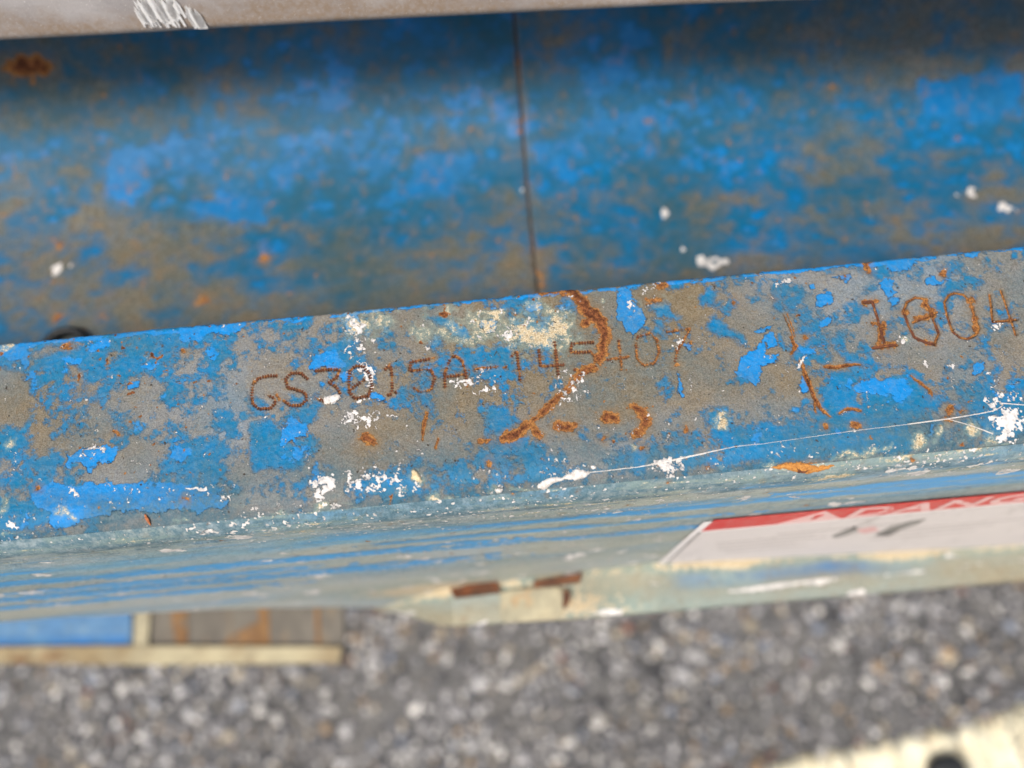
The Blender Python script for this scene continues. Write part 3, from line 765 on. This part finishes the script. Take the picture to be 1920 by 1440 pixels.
# decal space: a along the rail, b downwards (m)
c0 = un(1317, 979, 1, Y_S); c1 = un(1920, 924, 1, Y_S); cb = un(1228, 1058, 1, Y_S)
dec.location = (c0[0], 0, c0[2]); link(dec, chassis)
ax_a = _n(c1 - c0); ax_b = (cb - c0) / (c0[2] - cb[2])
def on_b(u, v):
    q = un(u, v, 1, Y_S - .0014) - c0
    return np.linalg.solve(np.array([[ax_a[0], ax_b[0]], [ax_a[2], ax_b[2]]]), np.array([q[0], q[2]]))
def dpt(a, b, k): return c0 + ax_a * a + ax_b * b + np.array([0, -.0006 - .00012 * k, 0])
def dquad(name, mat, pts, k, n=12):
    p = [dpt(a, b, k) for a, b in pts]
    q = [x + np.array([0, .0001, 0]) for x in p]
    m_ = len(p); vs_ = np.array(p + q); fs_ = [list(range(m_))] + [[i, m_ + i, m_ + (i + 1) % m_, (i + 1) % m_] for i in range(m_)]
    return part(name, vs_, fs_, mat, dec, smooth=False)
W_, H_ = .205, .150
r0, r1 = on_b(1345, 980)[1], on_b(1345, 998)[1]
zl = c0[2]
def bot_at(a): return c0[2] + (ax_a * a)[2] - float(z_bottom(c0[0] + a)) - .0012
cols = np.linspace(.0, W_, 30)
dquad('decal_sheet', d_edge, [(-.0004, -.0022), (W_, -.0022)] + [(a, min(H_, bot_at(a - .003))) for a in cols[::-1]], 0)
ar = on_b(1322, 988)[0] + .0016
dquad('header_band', d_red, [(ar, r0), (W_, r0), (W_, r1), (ar, r1)], 1)
dquad('text_panel', d_white, [(ar + .0004, r1 + .0010), (W_, r1 + .0010)] + [(a + ar + .0004, min(H_, bot_at(a))) for a in cols[::-1]], 1)
dquad('panel_shadow_line', d_grey, [(ar - .0006, r1 + .0012), (ar + .0002, r1 + .0012), (ar + .0012, .062), (ar + .0004, .062)], 2)  # shadow line inside the decal's left border, painted as a grey strip
# alert triangle and DANGER lettering
ta = on_b(1540, 968)[0]
tri = dquad('alert_triangle', d_letter, [(ta - .0095, r1 - .0010), (ta, r0 + .0008), (ta + .0095, r1 - .0010)], 2)
dquad('alert_mark', d_red, [(ta - .0012, r0 + (r1 - r0) * .34), (ta + .0012, r0 + (r1 - r0) * .34), (ta + .0007, r0 + (r1 - r0) * .72), (ta - .0007, r0 + (r1 - r0) * .72)], 3)
def decal_text(name, body, a, b, size, mat, k, gap=1.0, wide=1.0):
    cu = bpy.data.curves.new(name, 'FONT'); cu.body = body; cu.size = size; cu.space_character = gap; cu.extrude = .00004
    cu.offset = size * .02
    tmp = bpy.data.objects.new(name, cu); scene.collection.objects.link(tmp)
    dg = bpy.context.evaluated_depsgraph_get(); me0 = bpy.data.meshes.new_from_object(tmp.evaluated_get(dg))
    co = np.array([v.co[:] for v in me0.vertices]); fs_ = [list(p.vertices) for p in me0.polygons]
    bpy.data.objects.remove(tmp); bpy.data.curves.remove(cu); bpy.data.meshes.remove(me0)
    vs_ = np.array([dpt(a + x * wide, b - y, k) + np.array([0, -z, 0]) for x, y, z in co])
    return part(name, vs_, fs_, mat, dec, smooth=False)
td = on_b(1598, 964)[0]
decal_text('danger_lettering', 'DANGER', td, r1 - (r1 - r0) * .14, (r1 - r0) * 1.02, d_letter, 2, 1.10, 1.25)
# worn pictogram under the header
pa = on_b(1640, 985)[0]; db = r1 - .0128
d_faint = flat('decal_faint_print', (196, 190, 187), .5, (216, 209, 206))
for n_, (b0, a0, a1) in enumerate([(.024, .030, .070), (.030, .012, .046), (.036, .014, .052), (.042, .016, .044), (.036, .074, .120), (.042, .070, .112), (.048, .020, .050), (.050, .072, .110)]):
    dquad('worn_print', d_faint, [(a0, b0), (a1, b0), (a1 - .001, b0 + .0026), (a0 + .001, b0 + .0026)], 2)
PICT = [(d_grey, [(1560, 1003), (1600, 985), (1606, 984), (1612, 990), (1590, 1000), (1566, 1006)]), (d_pink, [(1606, 992), (1640, 985), (1650, 992), (1620, 998)]),
        (d_grey, [(1640, 1002), (1670, 985), (1710, 974), (1738, 970), (1722, 980), (1690, 990), (1668, 1002)])]
for mt, pts in PICT: dquad('pictogram', mt, [tuple(on_b(u, v + 6)) for u, v in pts], 2)

# ------------------------------------------------------------------ dried white paint on the rail
def blob(name, pts, hgt_, parent, mat, seg=20, wob=.25):
    """flattened dried splash: a chain of (u, v, r) circles merged into one low mound"""
    p = np.array(pts, float)
    u0, u1, v0, v1 = (p[:, 0] - p[:, 2]).min() - 4, (p[:, 0] + p[:, 2]).max() + 4, (p[:, 1] - p[:, 2]).min() - 4, (p[:, 1] + p[:, 2]).max() + 4
    st = 1.0
    gu, gv = np.meshgrid(np.arange(u0, u1, st), np.arange(v0, v1, st))
    n_ = fbm(gu.ravel(), gv.ravel(), 9, 4, int(u0) % 50)
    f = Field(gu.ravel() + n_ * 9 * wob * 2, gv.ravel() - n_ * 9 * wob * 2).stroke(pts, 999)
    fl_ = np.full(gu.size, -9.0); fl_[f[0]] = f[1]
    fl_ = fl_.reshape(gu.shape)
    vs_, idx = [], -np.ones(gu.shape, int)
    for r in range(gu.shape[0]):
        for c in range(gu.shape[1]):
            if fl_[r, c] > -.8:
                idx[r, c] = len(vs_)
                q = on_rail(gu[r, c], gv[r, c])
                h_ = hgt_ * math.sqrt(max(0, min(1, fl_[r, c] / 5))) * (1 + .5 * n_[r * gu.shape[1] + c])
                vs_.append(q[0] + q[1] * (h_ + (.00012 if fl_[r, c] > 0 else -.0001)))
    fs_ = [[idx[r, c], idx[r, c + 1], idx[r + 1, c + 1], idx[r + 1, c]] for r in range(gu.shape[0] - 1) for c in range(gu.shape[1] - 1)
           if min(idx[r, c], idx[r, c + 1], idx[r + 1, c + 1], idx[r + 1, c]) >= 0]
    return part(name, np.array(vs_), [f_[::-1] for f_ in fs_], mat, parent)

def on_rail(u, v):
    """place and outward direction on the rail's top or bend under a point of the photograph"""
    q = un(u, v, 2, 0)
    if q[1] >= Y_S + RB: return q, np.array([0, 0, 1.0])
    r = RW @ _ray(u, v); oy, oz = ORG[1] - (Y_S + RB), ORG[2] + RB
    A, B, C = r[1] ** 2 + r[2] ** 2, 2 * (oy * r[1] + oz * r[2]), oy ** 2 + oz ** 2 - RB ** 2
    D = B * B - 4 * A * C
    if D < 0: q = un(u, v, 1, Y_S); return q, np.array([0, -1.0, 0])
    t = (-B - math.sqrt(D)) / (2 * A); q = ORG + t * r
    n_ = np.array([0, (q[1] - Y_S - RB) / RB, (q[2] + RB) / RB])
    return q, n_

def string(name, pts, parent, mat, k=8):
    vs_, fs_ = [], []
    P_ = []
    for (a, b) in zip(pts[:-1], pts[1:]):
        n_ = max(3, int(math.hypot(b[0] - a[0], b[1] - a[1]) / 4))
        for i in range(n_): P_.append([a[j] + (b[j] - a[j]) * i / n_ for j in range(3)])
    P_.append(list(pts[-1]))
    for i, (u, v, r) in enumerate(P_):
        u2, v2 = u, v + random.uniform(-.25, .25)
        q, nn = on_rail(u2, v2)
        rr_ = max(.00005, r * .00012) * random.uniform(.85, 1.15)
        side_ = np.cross(nn, [1, .09, 0]); side_ = _n(side_)
        for j in range(k):
            a = 2 * math.pi * j / k
            vs_.append(q + side_ * math.cos(a) * rr_ + nn * (math.sin(a) * rr_ * .8 + rr_ * .5 + .00006))
    for i in range(len(P_) - 1):
        for j in range(k):
            fs_.append([i * k + j, (i + 1) * k + j, (i + 1) * k + (j + 1) % k, i * k + (j + 1) % k])
    return part(name, np.array(vs_), np.array(fs_), mat, parent)

blob('paint_splash', [(1016, 912, 8), (1028, 904, 7), (1042, 898, 5), (1056, 897, 3), (1068, 893, 6), (1080, 890, 9), (1094, 888, 8), (1103, 885, 4)], .00055, top, white_mat)
blob('paint_splash', [(1112, 876, 5)], .0005, top, white_mat)
blob('paint_splash', [(933, 919, 5), (938, 918, 5)], .0006, top, white_mat)
blob('paint_splash', [(612, 750, 6), (622, 748, 7), (632, 745, 5)], .0004, top, white_mat)
string('paint_string', [(1102, 886, 1.0), (1140, 882, .8), (1200, 875, 1.0), (1240, 867, 1.5), (1264, 862, 2.0), (1310, 852, 1.8), (1342, 845, .9), (1380, 837, .6), (1432, 832, .45), (1515, 820, .4), (1600, 808, .5), (1700, 796, .5), (1707, 795, 1.2), (1775, 786, 1.3), (1847, 774, 1.0), (1867, 769, .9), (1880, 760, 1.3), (1874, 757, 1.7), (1886, 757, 1.2), (1950, 762, 1.0)], top, white_mat)
string('paint_string', [(1780, 787, .8), (1817, 797, .8), (1845, 807, 1.2), (1860, 813, 1.6)], top, white_mat)
cream_mat = plain('dried_cream_paint', L(232, 216, 178), L(210, 188, 140), 900, .6, .0001)
blob('paint_flake', [(778, 892, 7), (784, 896, 7), (776, 886, 5)], .0006, top, cream_mat)

rust_orange = plain('orange_rust', L(186, 122, 54), L(214, 152, 76), 1500, .9, .00015, L(128, 72, 38))
fk = blob('rust_flake', [(1446, 878, 1), (1470, 874, 5), (1495, 875, 9), (1512, 878, 9), (1530, 879, 6), (1564, 873, 1)], .0004, top, rust_orange)
fk['label'] = 'orange lens shaped rust flake on the bend'
hk_ = blob('rust_flake', [(1488, 877, 3), (1505, 879, 4), (1525, 879, 2)], .00062, top, stamp_brown, wob=.5)
hk_['label'] = 'dark brown heart of the orange rust flake'

# small orange splinter lying in the dust of the bend
sp = thing('orange_splinter', 'tiny pointed orange splinter lying in the dust on the bend', 'splinter', tuple(on_rail(277, 973)[0]))
orange = plain('orange_wood', L(200, 120, 62), L(150, 80, 42), 1200, .7, .0001, L(220, 160, 100), (1, 4, 4))
cs = []
for i, (u, v, r) in enumerate([(272, 963, .4), (274, 966, 2.4), (277, 972, 4.2), (280, 978, 3.2), (283, 985, .4)]):
    q, nn = on_rail(u, v)
    for j in range(8):
        a = 2 * math.pi * j / 8
        cs.append(q + np.array([1, -.2, 0]) * math.cos(a) * r * .00012 + nn * (math.sin(a) * r * .00006 + r * .00005 + .0002))
part('shard', np.array(cs), np.array([[i * 8 + j, (i + 1) * 8 + j, (i + 1) * 8 + (j + 1) % 8, i * 8 + (j + 1) % 8] for i in range(4) for j in range(8)]), orange, sp)

# ------------------------------------------------------------------ inner blue channel behind the rail
Z_C = -0.062
channel = thing('inner_channel', 'blurred blue steel channel floor with a rusty joint, lying behind and below the stamped rail', 'steel channel', (0, .15, Z_C))
NRc = 300
yl = np.linspace(.045, .165, 190)
ang = np.radians(np.linspace(0, 88, 100))
prc = np.concatenate([np.stack([yl, np.full(190, Z_C)], 1), np.stack([.165 + .072 * np.sin(ang[1:]), Z_C + .072 * (1 - np.cos(ang[1:]))], 1), [[.2372, .06]]])
NRc = len(prc)
sy = [un(1030, 760, 2, Z_C), un(1005, 520, 2, Z_C), un(990, 370, 2, Z_C), un(975, 210, 2, Z_C), un(962, 90, 2, Z_C + .01), un(955, 30, 2, Z_C + .02)]
sx_pts = sorted([(p_[1], p_[0]) for p_ in sy])
seam = np.interp(prc[:, 0], [p_[0] for p_ in sx_pts], [p_[1] for p_ in sx_pts])
INGRID = [ # 0 bare warm steel .. 9 bright paint: 12 columns x 7 rows over the part in view (rows start at v = 60, 90 px apart)
 '456666666433',
 '455667786433',
 '467877777557',
 '568877676556',
 '445655555544',
 '334433443333',
 '322222222222',
]
def channel_plate(x_from, x_to, gap_side, nm):
    nC = 380
    t_ = np.linspace(0, 1, nC)
    Pc = np.zeros((NRc, nC, 3))
    if gap_side > 0: Pc[..., 0] = x_from + (seam[:, None] - .0005 - x_from) * t_[None] ** .8
    else: Pc[..., 0] = seam[:, None] + .0005 + (x_to - seam[:, None]) * t_[None] ** 1.25
    Pc[..., 1] = prc[:, None, 0]; Pc[..., 2] = prc[:, None, 1]
    dist = np.abs(Pc[..., 0] - seam[:, None])
    Pc[..., 2] -= .0005 * (1 - sstep(.0002, .0016, dist))
    q = Pc.reshape(-1, 3); u, v = proj(q); arc_ = np.concatenate([[0], np.cumsum(np.hypot(*np.diff(prc, axis=0).T))])
    s, t = q[:, 0] * 1000, np.repeat(arc_ * 1000, nC)
    a1, a2, a3 = fbm(s * .62, t * 1.1, 10, 6, 301, .68), fbm(s * .8, t, 3.6, 5, 302), fbm(s, t, 3.0, 3, 303)
    g_ = bilerp(INGRID, (u - 80) / 160 + a1 * .5, (v - 60) / 90 + a2 * .5)
    bl = (g_ - 4.5) * .62 + a1 * 4.0 + a2 * 2.6
    br = np.maximum((a1 * .8 + a2 * .6 - .34 + (g_ - 5) * .10) * 4.5, -3)
    F = Field(u + a2 * 26, v + a2 * 26)
    for pl in [[(190, 285), (240, 278), (300, 255), (390, 245), (400, 290), (300, 330), (240, 380), (200, 375)], [(340, 385), (420, 360), (500, 380), (490, 420), (380, 415)],
               [(790, 285), (890, 280), (890, 330), (830, 370), (760, 370)], [(1000, 265), (1035, 262), (1030, 305), (995, 305)], [(1720, 150), (1920, 130), (1920, 210), (1850, 230), (1730, 220)]]:
        i, f = F.poly(pl); br[i] = np.maximum(br[i], f / 14)
    ru = np.maximum((a3 - .56) * 7, -4)
    for pl in [(48, 125, 52, 26), (975, 208, 7, 16), (385, 565, 18, 10), (112, 455, 9, 8), (1010, 525, 6, 20), (330, 690, 8, 8), (108, 590, 10, 8), (190, 590, 9, 7), (500, 485, 9, 8)]:
        i, f = F.ell(*pl); ru[i] = np.maximum(ru[i], f / 7 - .35 + a3[i] * 2)
    ru = np.maximum(ru, 1.0 - dist.ravel() / .0007 + a2 * 4 - 1.1)
    wh = np.maximum((fbm(s, t, 2.4, 3, 304) - .86 + .10 * sstep(1200, 1700, u) * sstep(150, 250, v)) * 10, -3)
    F3 = Field(u + a3 * 8, v + a3 * 8)
    for pl, w0 in [((1245, 402, 9, 9), 0), ((1282, 468, 6, 6), -.4), ((1330, 488, 34, 18), -1.7), ((1815, 365, 20, 5), -.6), ((1890, 385, 18, 10), -1.3), ((1632, 408, 5, 5), -.3), ((980, 360, 5, 4), -.3),
                   ((110, 505, 24, 14), -2.0)]:
        i, f = F3.ell(*pl); wh[i] = np.maximum(wh[i], f / 5 + w0 + a3[i] * (6 if pl[2] > 15 else 1))
    cr = np.full(len(s), -4.0)
    ti = np.clip(bilerp(['777766667777', '666655667777', '445544456666', '333322334444', '333222233333', '322222222333', '322222222222'], (u - 80) / 160, (v - 60) / 90) / 9 + a1 * .5, 0, 1)
    fi = np.clip(.22 + fbm(s, t, 30, 5, 306) * 1.0, 0, .75)
    dk_ = np.maximum((fbm(s, t, 4, 3, 307) - .62) * 8, -3)
    Pc[..., 2] += (fbm(s, t, 8, 4, 308) * .0003).reshape(NRc, nC)
    o = part('channel_plate', Pc.reshape(-1, 3), grid_faces(NRc, nC), paint_inner, channel,
             attrs={'wear': np.stack([bl, br, ru, wh], 1), 'stain': np.stack([ti, fi, cr, dk_], 1)})
    o['label'] = nm
channel_plate(-.42, 0, 1, 'channel floor plate on the left of the rusty joint')
channel_plate(0, .42, -1, 'channel floor plate on the right of the rusty joint')
seam_mat = plain('seam_rust', L(72, 60, 48), L(56, 58, 56), 300, .9, .0002, L(92, 66, 46))
sv_ = []
for y_, z_, x_ in zip(prc[:, 0], prc[:, 1], seam):
    sv_ += [(x_ - .0009, y_, z_ - .0012), (x_ + .0009, y_, z_ - .0012)]
part('rusty_joint', np.array(sv_), np.array([[2 * i, 2 * i + 1, 2 * i + 3, 2 * i + 2] for i in range(NRc - 1)]), seam_mat, channel)
# black rubber ring half hidden by the rail edge
rubber = plain('black_rubber', L(38, 42, 44), L(26, 28, 30), 400, .55, .0002)
rc_ = un(122, 656, 2, Z_C + .002)
vs_, fs_ = [], []
for i in range(40):
    a = 2 * math.pi * i / 40
    for j in range(12):
        b = 2 * math.pi * j / 12
        rr_ = .0072 + .0016 * math.cos(b)
        vs_.append(rc_ + np.array([rr_ * math.cos(a), rr_ * math.sin(a), .0024 * math.sin(b)]))
for i in range(40):
    for j in range(12):
        fs_.append([i * 12 + j, ((i + 1) % 40) * 12 + j, ((i + 1) % 40) * 12 + (j + 1) % 12, i * 12 + (j + 1) % 12])
gr = thing('rubber_ring', 'black rubber ring on the channel floor, half hidden behind the rail edge', 'rubber ring', tuple(rc_))
part('ring', np.array(vs_), np.array(fs_), rubber, gr)

# ------------------------------------------------------------------ grey beam across the top
Z_B = .018
bu = np.linspace(-500, 2500, 160)
bv = np.interp(bu, [-500, 0, 640, 1280, 1780, 2500], [114, 88, 52, 21, 2, -22])
be = np.array([un(u, v, 2, Z_B) for u, v in zip(bu, bv)])
RBm, HB, DB = .0040, .055, .046
pb = [(DB, .0)] + [(RBm - RBm * math.sin(math.radians(a)), RBm - RBm * math.cos(math.radians(a))) for a in np.linspace(0, 90, 14)]
pb += [(0, z) for z in np.linspace(RBm, HB - RBm, 90)[1:]]
pb += [(RBm - RBm * math.cos(math.radians(a)), HB - RBm + RBm * math.sin(math.radians(a))) for a in np.linspace(0, 90, 8)[1:]] + [(DB, HB), (DB, 0)]
pb = np.array(pb)
# the sight line grazes the rounded corner: shift so that the corner's outline falls on the edge seen
Pb = be[None] + np.stack([np.zeros(len(pb)), pb[:, 0], pb[:, 1]], 1)[:, None, :]
s, t = Pb[..., 0].ravel() * 1000, np.repeat(np.concatenate([[0], np.cumsum(np.hypot(*np.diff(pb, axis=0).T))]) * 1000, len(bu))
beam = thing('grey_beam', 'grey painted steel beam with white scrapes crossing above the blue channel', 'steel beam', tuple(be[80]))
Pb[..., 1] += (fbm(s, t, 30, 3, 401) * .0003).reshape(Pb.shape[:2])
M = Mat('grey_beam_paint')
n0, n1_, n2_ = M.noise(60, 5, .6), M.noise(700, 4, .65, off=3.0), M.noise(2300, 3, .6, off=5.0)
col = M.mix(M.ramp(n0, .35, .65), L(172, 167, 166), L(192, 187, 185))
lowr, _, _, _ = M.attr('wear')
col = M.mix(M.math('MULTIPLY', lowr, M.ramp(n1_, .3, .7, .5, 1.0)), col, L(160, 140, 120))
col = M.mix(M.ramp(n1_, .62, .76, 0, .3), col, L(160, 146, 134))
col = M.mix(M.ramp(n2_, .66, .72), col, L(250, 246, 240))  # sparkling glints painted into the colour as near-white specks
beam_mat = M.out(col, M.math('ADD', .32, M.math('MULTIPLY', n1_, .3)), M.bump(n2_, .00012, .45, M.bump(n1_, .0003, .35)))
lowf = np.clip(1 - (t - (DB * 1000 + 2)) / 9 + fbm(s, t, 10, 4, 402) * 1.2, 0, 1)
part('beam_tube', Pb.reshape(-1, 3), grid_faces(len(pb), len(bu))[:, ::-1], beam_mat, beam, attrs={'wear': np.stack([lowf] * 4, 1)})
# white scrapes: bundles of thin raised paint streaks
def beam_pt(u, v):
    xe = un(u, v, 1, be[:, 1].mean())
    i = int(np.argmin(np.abs(be[:, 0] - xe[0]))); q = un(u, v, 1, be[i, 1]); i = int(np.argmin(np.abs(be[:, 0] - q[0])))
    return un(u, v, 1, np.interp(q[0], be[:, 0], be[:, 1]) - .0005)
vs_, fs_ = [], []
_r = np.random.default_rng(3)
for k in range(210):
    if k < 145: f = _r.uniform(0, 1); a = (252 + f * 72 + _r.normal(0, 3), -8 + _r.uniform(0, 26)); ln = _r.uniform(.25, 1)
    else: f = _r.uniform(0, 1); a = (345 + f * 22, 6 + f * 10 + _r.uniform(0, 18)); ln = _r.uniform(.3, .9)
    b = (a[0] + 28 * ln, a[1] + 44 * ln)
    lim = 52 if k < 145 else 54
    if b[1] > lim: b = (a[0] + 28 * ln * (lim - a[1]) / (b[1] - a[1]), lim)
    wd = _r.uniform(.8, 2.6)
    o = len(vs_)
    for q, r_ in ((a, .1), ((a[0] * .6 + b[0] * .4, a[1] * .6 + b[1] * .4), 1), (b, .7)):
        for sg in (-1, 1): vs_.append(beam_pt(q[0] + sg * wd * r_, q[1] - sg * wd * r_ * .6))
    fs_ += [[o, o + 1, o + 3, o + 2], [o + 2, o + 3, o + 5, o + 4]]
bright_white = plain('scraped_white', L(255, 255, 255, 1.15), L(250, 248, 244, 1.15), 900, .45, .00005)
sc = part('white_scrape', np.array(vs_), np.array(fs_), bright_white, beam, smooth=False)
sc['kind'] = 'stuff'

# ------------------------------------------------------------------ lower guard plate at the lower left
Z_P = -0.215
def gp(u, v, dz=0.0): return un(u, v, 2, Z_P + dz)
guard = thing('guard_plate', 'blurred lower guard plate, blue and rusty brown with a tan lip, under the rail', 'guard plate', tuple(gp(300, 1180)))
g_blue = plain('guard_blue', L(104, 146, 182), L(88, 138, 184), 45, .5, .0003, L(128, 160, 180))
g_brown = plain('guard_brown', L(122, 116, 104), L(106, 100, 90), 60, .6, .0004, L(140, 122, 96), (1, .3, 1))
g_rust = plain('guard_rust', L(150, 112, 68), L(128, 94, 60), 90, .8, .0004, L(122, 112, 96))
g_tan = plain('guard_tan', L(150, 130, 92), L(190, 180, 146), 22, .6, .0004, L(132, 100, 62))
def slab(name, mat, px, dz=0.0, th=.004):
    p = np.array([gp(u, v, dz) for u, v in px]); q = p - [0, 0, th]; m_ = len(p)
    return part(name, np.concatenate([p, q]), [list(range(m_))[::-1], list(range(m_, 2 * m_))] + [[i, (i + 1) % m_, m_ + (i + 1) % m_, m_ + i] for i in range(m_)], mat, guard, smooth=False)
slab('blue_panel', g_blue, [(-500, 1030), (243, 1060), (246, 1212), (-500, 1250)])
slab('blue_stripe', plain('guard_bright_blue', L(52, 128, 200), L(84, 142, 190), 40, .5), [(-500, 1228), (0, 1196), (238, 1192), (240, 1210), (0, 1213), (-500, 1248)], .0004, .003)
slab('cream_post', cream_paint, [(247, 1060), (290, 1060), (282, 1140), (276, 1214), (250, 1214), (252, 1150)], .002, .006)
slab('dark_panel', g_brown, [(286, 1060), (648, 1040), (644, 1216), (284, 1214)])
for px in [[(320, 1060), (348, 1060), (352, 1208), (330, 1210), (322, 1160)], [(480, 1060), (500, 1060), (506, 1212), (488, 1214)], [(588, 1060), (598, 1060), (600, 1210), (592, 1210)]]:
    slab('rust_streak', g_rust, px, .0005, .003)
slab('rust_patch', g_rust, [(408, 1214), (440, 1188), (470, 1172), (490, 1166), (494, 1214)], .0007, .003)
rim = [(-500, 1255), (0, 1213), (250, 1211), (640, 1213), (636, 1242), (300, 1246), (0, 1244), (-500, 1286)]
slab('guard_lip', g_tan, rim, .003, .008)

# ------------------------------------------------------------------ asphalt, embedded stones, painted line
Z_G = -0.45
M = Mat('asphalt')
a, b, c = M.noise(9, 4, .6), M.noise(150, 5, .65, off=2.0), M.noise(620, 3, .6, off=4.0)
col = M.mix(M.ramp(b, .35, .65), L(72, 72, 72), L(114, 113, 111))
col = M.mix(M.ramp(a, .45, .68, 0, .4), col, L(112, 108, 102))
col = M.mix(M.ramp(c, .58, .68, 0, .7), col, L(168, 162, 154))
asphalt = M.out(col, .85, M.bump(b, .003, .6, M.bump(c, .001, .5)))
gx = np.concatenate([[-20, -6, -2], np.linspace(-.9, 1.0, 240), [2, 6, 20]]); gy_ = np.concatenate([[-20, -6, -2], np.linspace(-.45, .6, 130), [2, 6, 20]])
GX, GY = np.meshgrid(gx, gy_)
gz = Z_G + fbm(GX.ravel() * 1000, GY.ravel() * 1000, 60, 5, 501) * .004
grd = mesh_obj('asphalt_ground', np.stack([GX.ravel(), GY.ravel(), gz], 1), grid_faces(len(gy_), len(gx)), asphalt)
grd['kind'] = 'structure'; grd['label'] = 'coarse grey asphalt ground far below the rail'; 
phi = (1 + 5 ** .5) / 2
ico = np.array([(-1, phi, 0), (1, phi, 0), (-1, -phi, 0), (1, -phi, 0), (0, -1, phi), (0, 1, phi), (0, -1, -phi), (0, 1, -phi), (phi, 0, -1), (phi, 0, 1), (-phi, 0, -1), (-phi, 0, 1)]) / math.hypot(1, phi)
icf = np.array([(0, 11, 5), (0, 5, 1), (0, 1, 7), (0, 7, 10), (0, 10, 11), (1, 5, 9), (5, 11, 4), (11, 10, 2), (10, 7, 6), (7, 1, 8), (3, 9, 4), (3, 4, 2), (3, 2, 6), (3, 6, 8), (3, 8, 9), (4, 9, 5), (2, 4, 11), (6, 2, 10), (8, 6, 7), (9, 8, 1)])
NS = 52000
_r = np.random.default_rng(21)
ctr = np.stack([_r.uniform(-.75, .9, NS), _r.uniform(-.32, .36, NS)], 1)
siz = np.clip(_r.lognormal(math.log(.0021), .36, NS), .0012, .0062)
sq = np.stack([siz * _r.uniform(.75, 1.35, NS), siz * _r.uniform(.75, 1.25, NS), siz * _r.uniform(.35, .6, NS)], 1)
rot = _r.uniform(0, math.pi, NS)
jv = ico[None] * (1 + _r.normal(0, .24, (NS, 12, 1))) * sq[:, None]
cr_, sr_ = np.cos(rot)[:, None], np.sin(rot)[:, None]
vx = jv[..., 0] * cr_ - jv[..., 1] * sr_ + ctr[:, None, 0]; vy = jv[..., 0] * sr_ + jv[..., 1] * cr_ + ctr[:, None, 1]
vz = jv[..., 2] + Z_G + _r.uniform(-.0004, .0016, NS)[:, None]
pal = np.array([L(240, 236, 228), L(212, 210, 208), L(160, 158, 158), L(118, 118, 120), L(82, 82, 84), L(176, 150, 118), L(140, 96, 78), L(200, 186, 160), L(150, 160, 176)])
pk = _r.choice(9, NS, p=[.09, .15, .22, .23, .18, .04, .01, .05, .03])
sc_ = np.repeat(pal[pk][:, None, :], 12, 1) * (.90 + .5 * fbm(ctr[:, 0] * 1000, ctr[:, 1] * 1000, 90, 3, 520))[:, None, None] * _r.uniform(.8, 1.1, (NS, 1, 1)); sc_[..., 3] = 1
M = Mat('stone_chips')
nd = M.node('ShaderNodeAttribute', attribute_name='stone')
b = M.noise(500, 4, .6)
stone_mat = M.out(M.mix(M.ramp(b, .35, .65, 0, .3), nd.outputs['Color'], M.mix(.5, nd.outputs['Color'], (0, 0, 0, 1), 'MULTIPLY')), .7, M.bump(b, .0008, .5))
stones = mesh_obj('gravel', np.stack([vx, vy, vz], -1).reshape(-1, 3), (icf[None] + (np.arange(NS) * 12)[:, None, None]).reshape(-1, 3), stone_mat, attrs={'stone': sc_.reshape(-1, 4)})
stones['kind'] = 'stuff'; stones['label'] = 'pale and dark stone chips bedded in the asphalt'; 
# cream line painted on the asphalt
lp = [un(u, v, 2, Z_G) for u, v in [(1440, 1440), (1520, 1418), (1600, 1404), (1700, 1386), (1800, 1362), (1880, 1338), (1920, 1322), (2300, 1200)]]
lb = [p_ + np.array([.02, -.14, 0]) for p_ in lp]
nL = 130
tt = np.linspace(0, 1, nL)
acc = np.linspace(0, 1, len(lp))
La = np.stack([np.interp(tt, acc, [p_[k] for p_ in lp]) for k in range(3)], 1); Lb_ = np.stack([np.interp(tt, acc, [p_[k] for p_ in lb]) for k in range(3)], 1)
La[:, :2] += np.stack([_r.normal(0, .0015, nL), _r.normal(0, .0026, nL)], 1)
rw = np.linspace(0, 1, 40)
Lg = La[None] * (1 - rw[:, None, None]) + Lb_[None] * rw[:, None, None]
Lg[..., 2] = Z_G + .0052 + (fbm(Lg[..., 0].ravel() * 1000, Lg[..., 1].ravel() * 1000, 12, 4, 511) * .004).reshape(Lg.shape[:2])
Lg[0, :, 2] -= .006
line_mat = plain('cream_line_paint', L(255, 250, 222), L(250, 238, 200), 70, .7, .0015, L(244, 214, 170))
ln = mesh_obj('painted_line', Lg.reshape(-1, 3), grid_faces(40, nL)[:, ::-1], line_mat)
ln['kind'] = 'structure'; ln['label'] = 'bright cream line painted on the asphalt'
# black rubber cap lying on the line
bc = un(1772, 1446, 2, Z_G + .006)
bl_ = thing('black_cap', 'small black rubber cap lying on the cream painted line', 'rubber cap', tuple(bc))
vs_, fs_ = [], []
for i, (r_, z_) in enumerate([(.0125, 0), (.0132, .002), (.0130, .006), (.0115, .0085), (.008, .0098), (.004, .0104), (.0002, .0105)]):
    for j in range(24):
        a = 2 * math.pi * j / 24
        vs_.append(bc + np.array([r_ * 1.02 * math.cos(a) * (1 + .06 * math.cos(2 * a)), r_ * .82 * math.sin(a) + (.0016 if math.cos(a) > .3 else 0), z_]))
for i in range(6):
    for j in range(24): fs_.append([i * 24 + j, i * 24 + (j + 1) % 24, (i + 1) * 24 + (j + 1) % 24, (i + 1) * 24 + j])
part('cap', np.array(vs_), np.array(fs_), rubber, bl_)
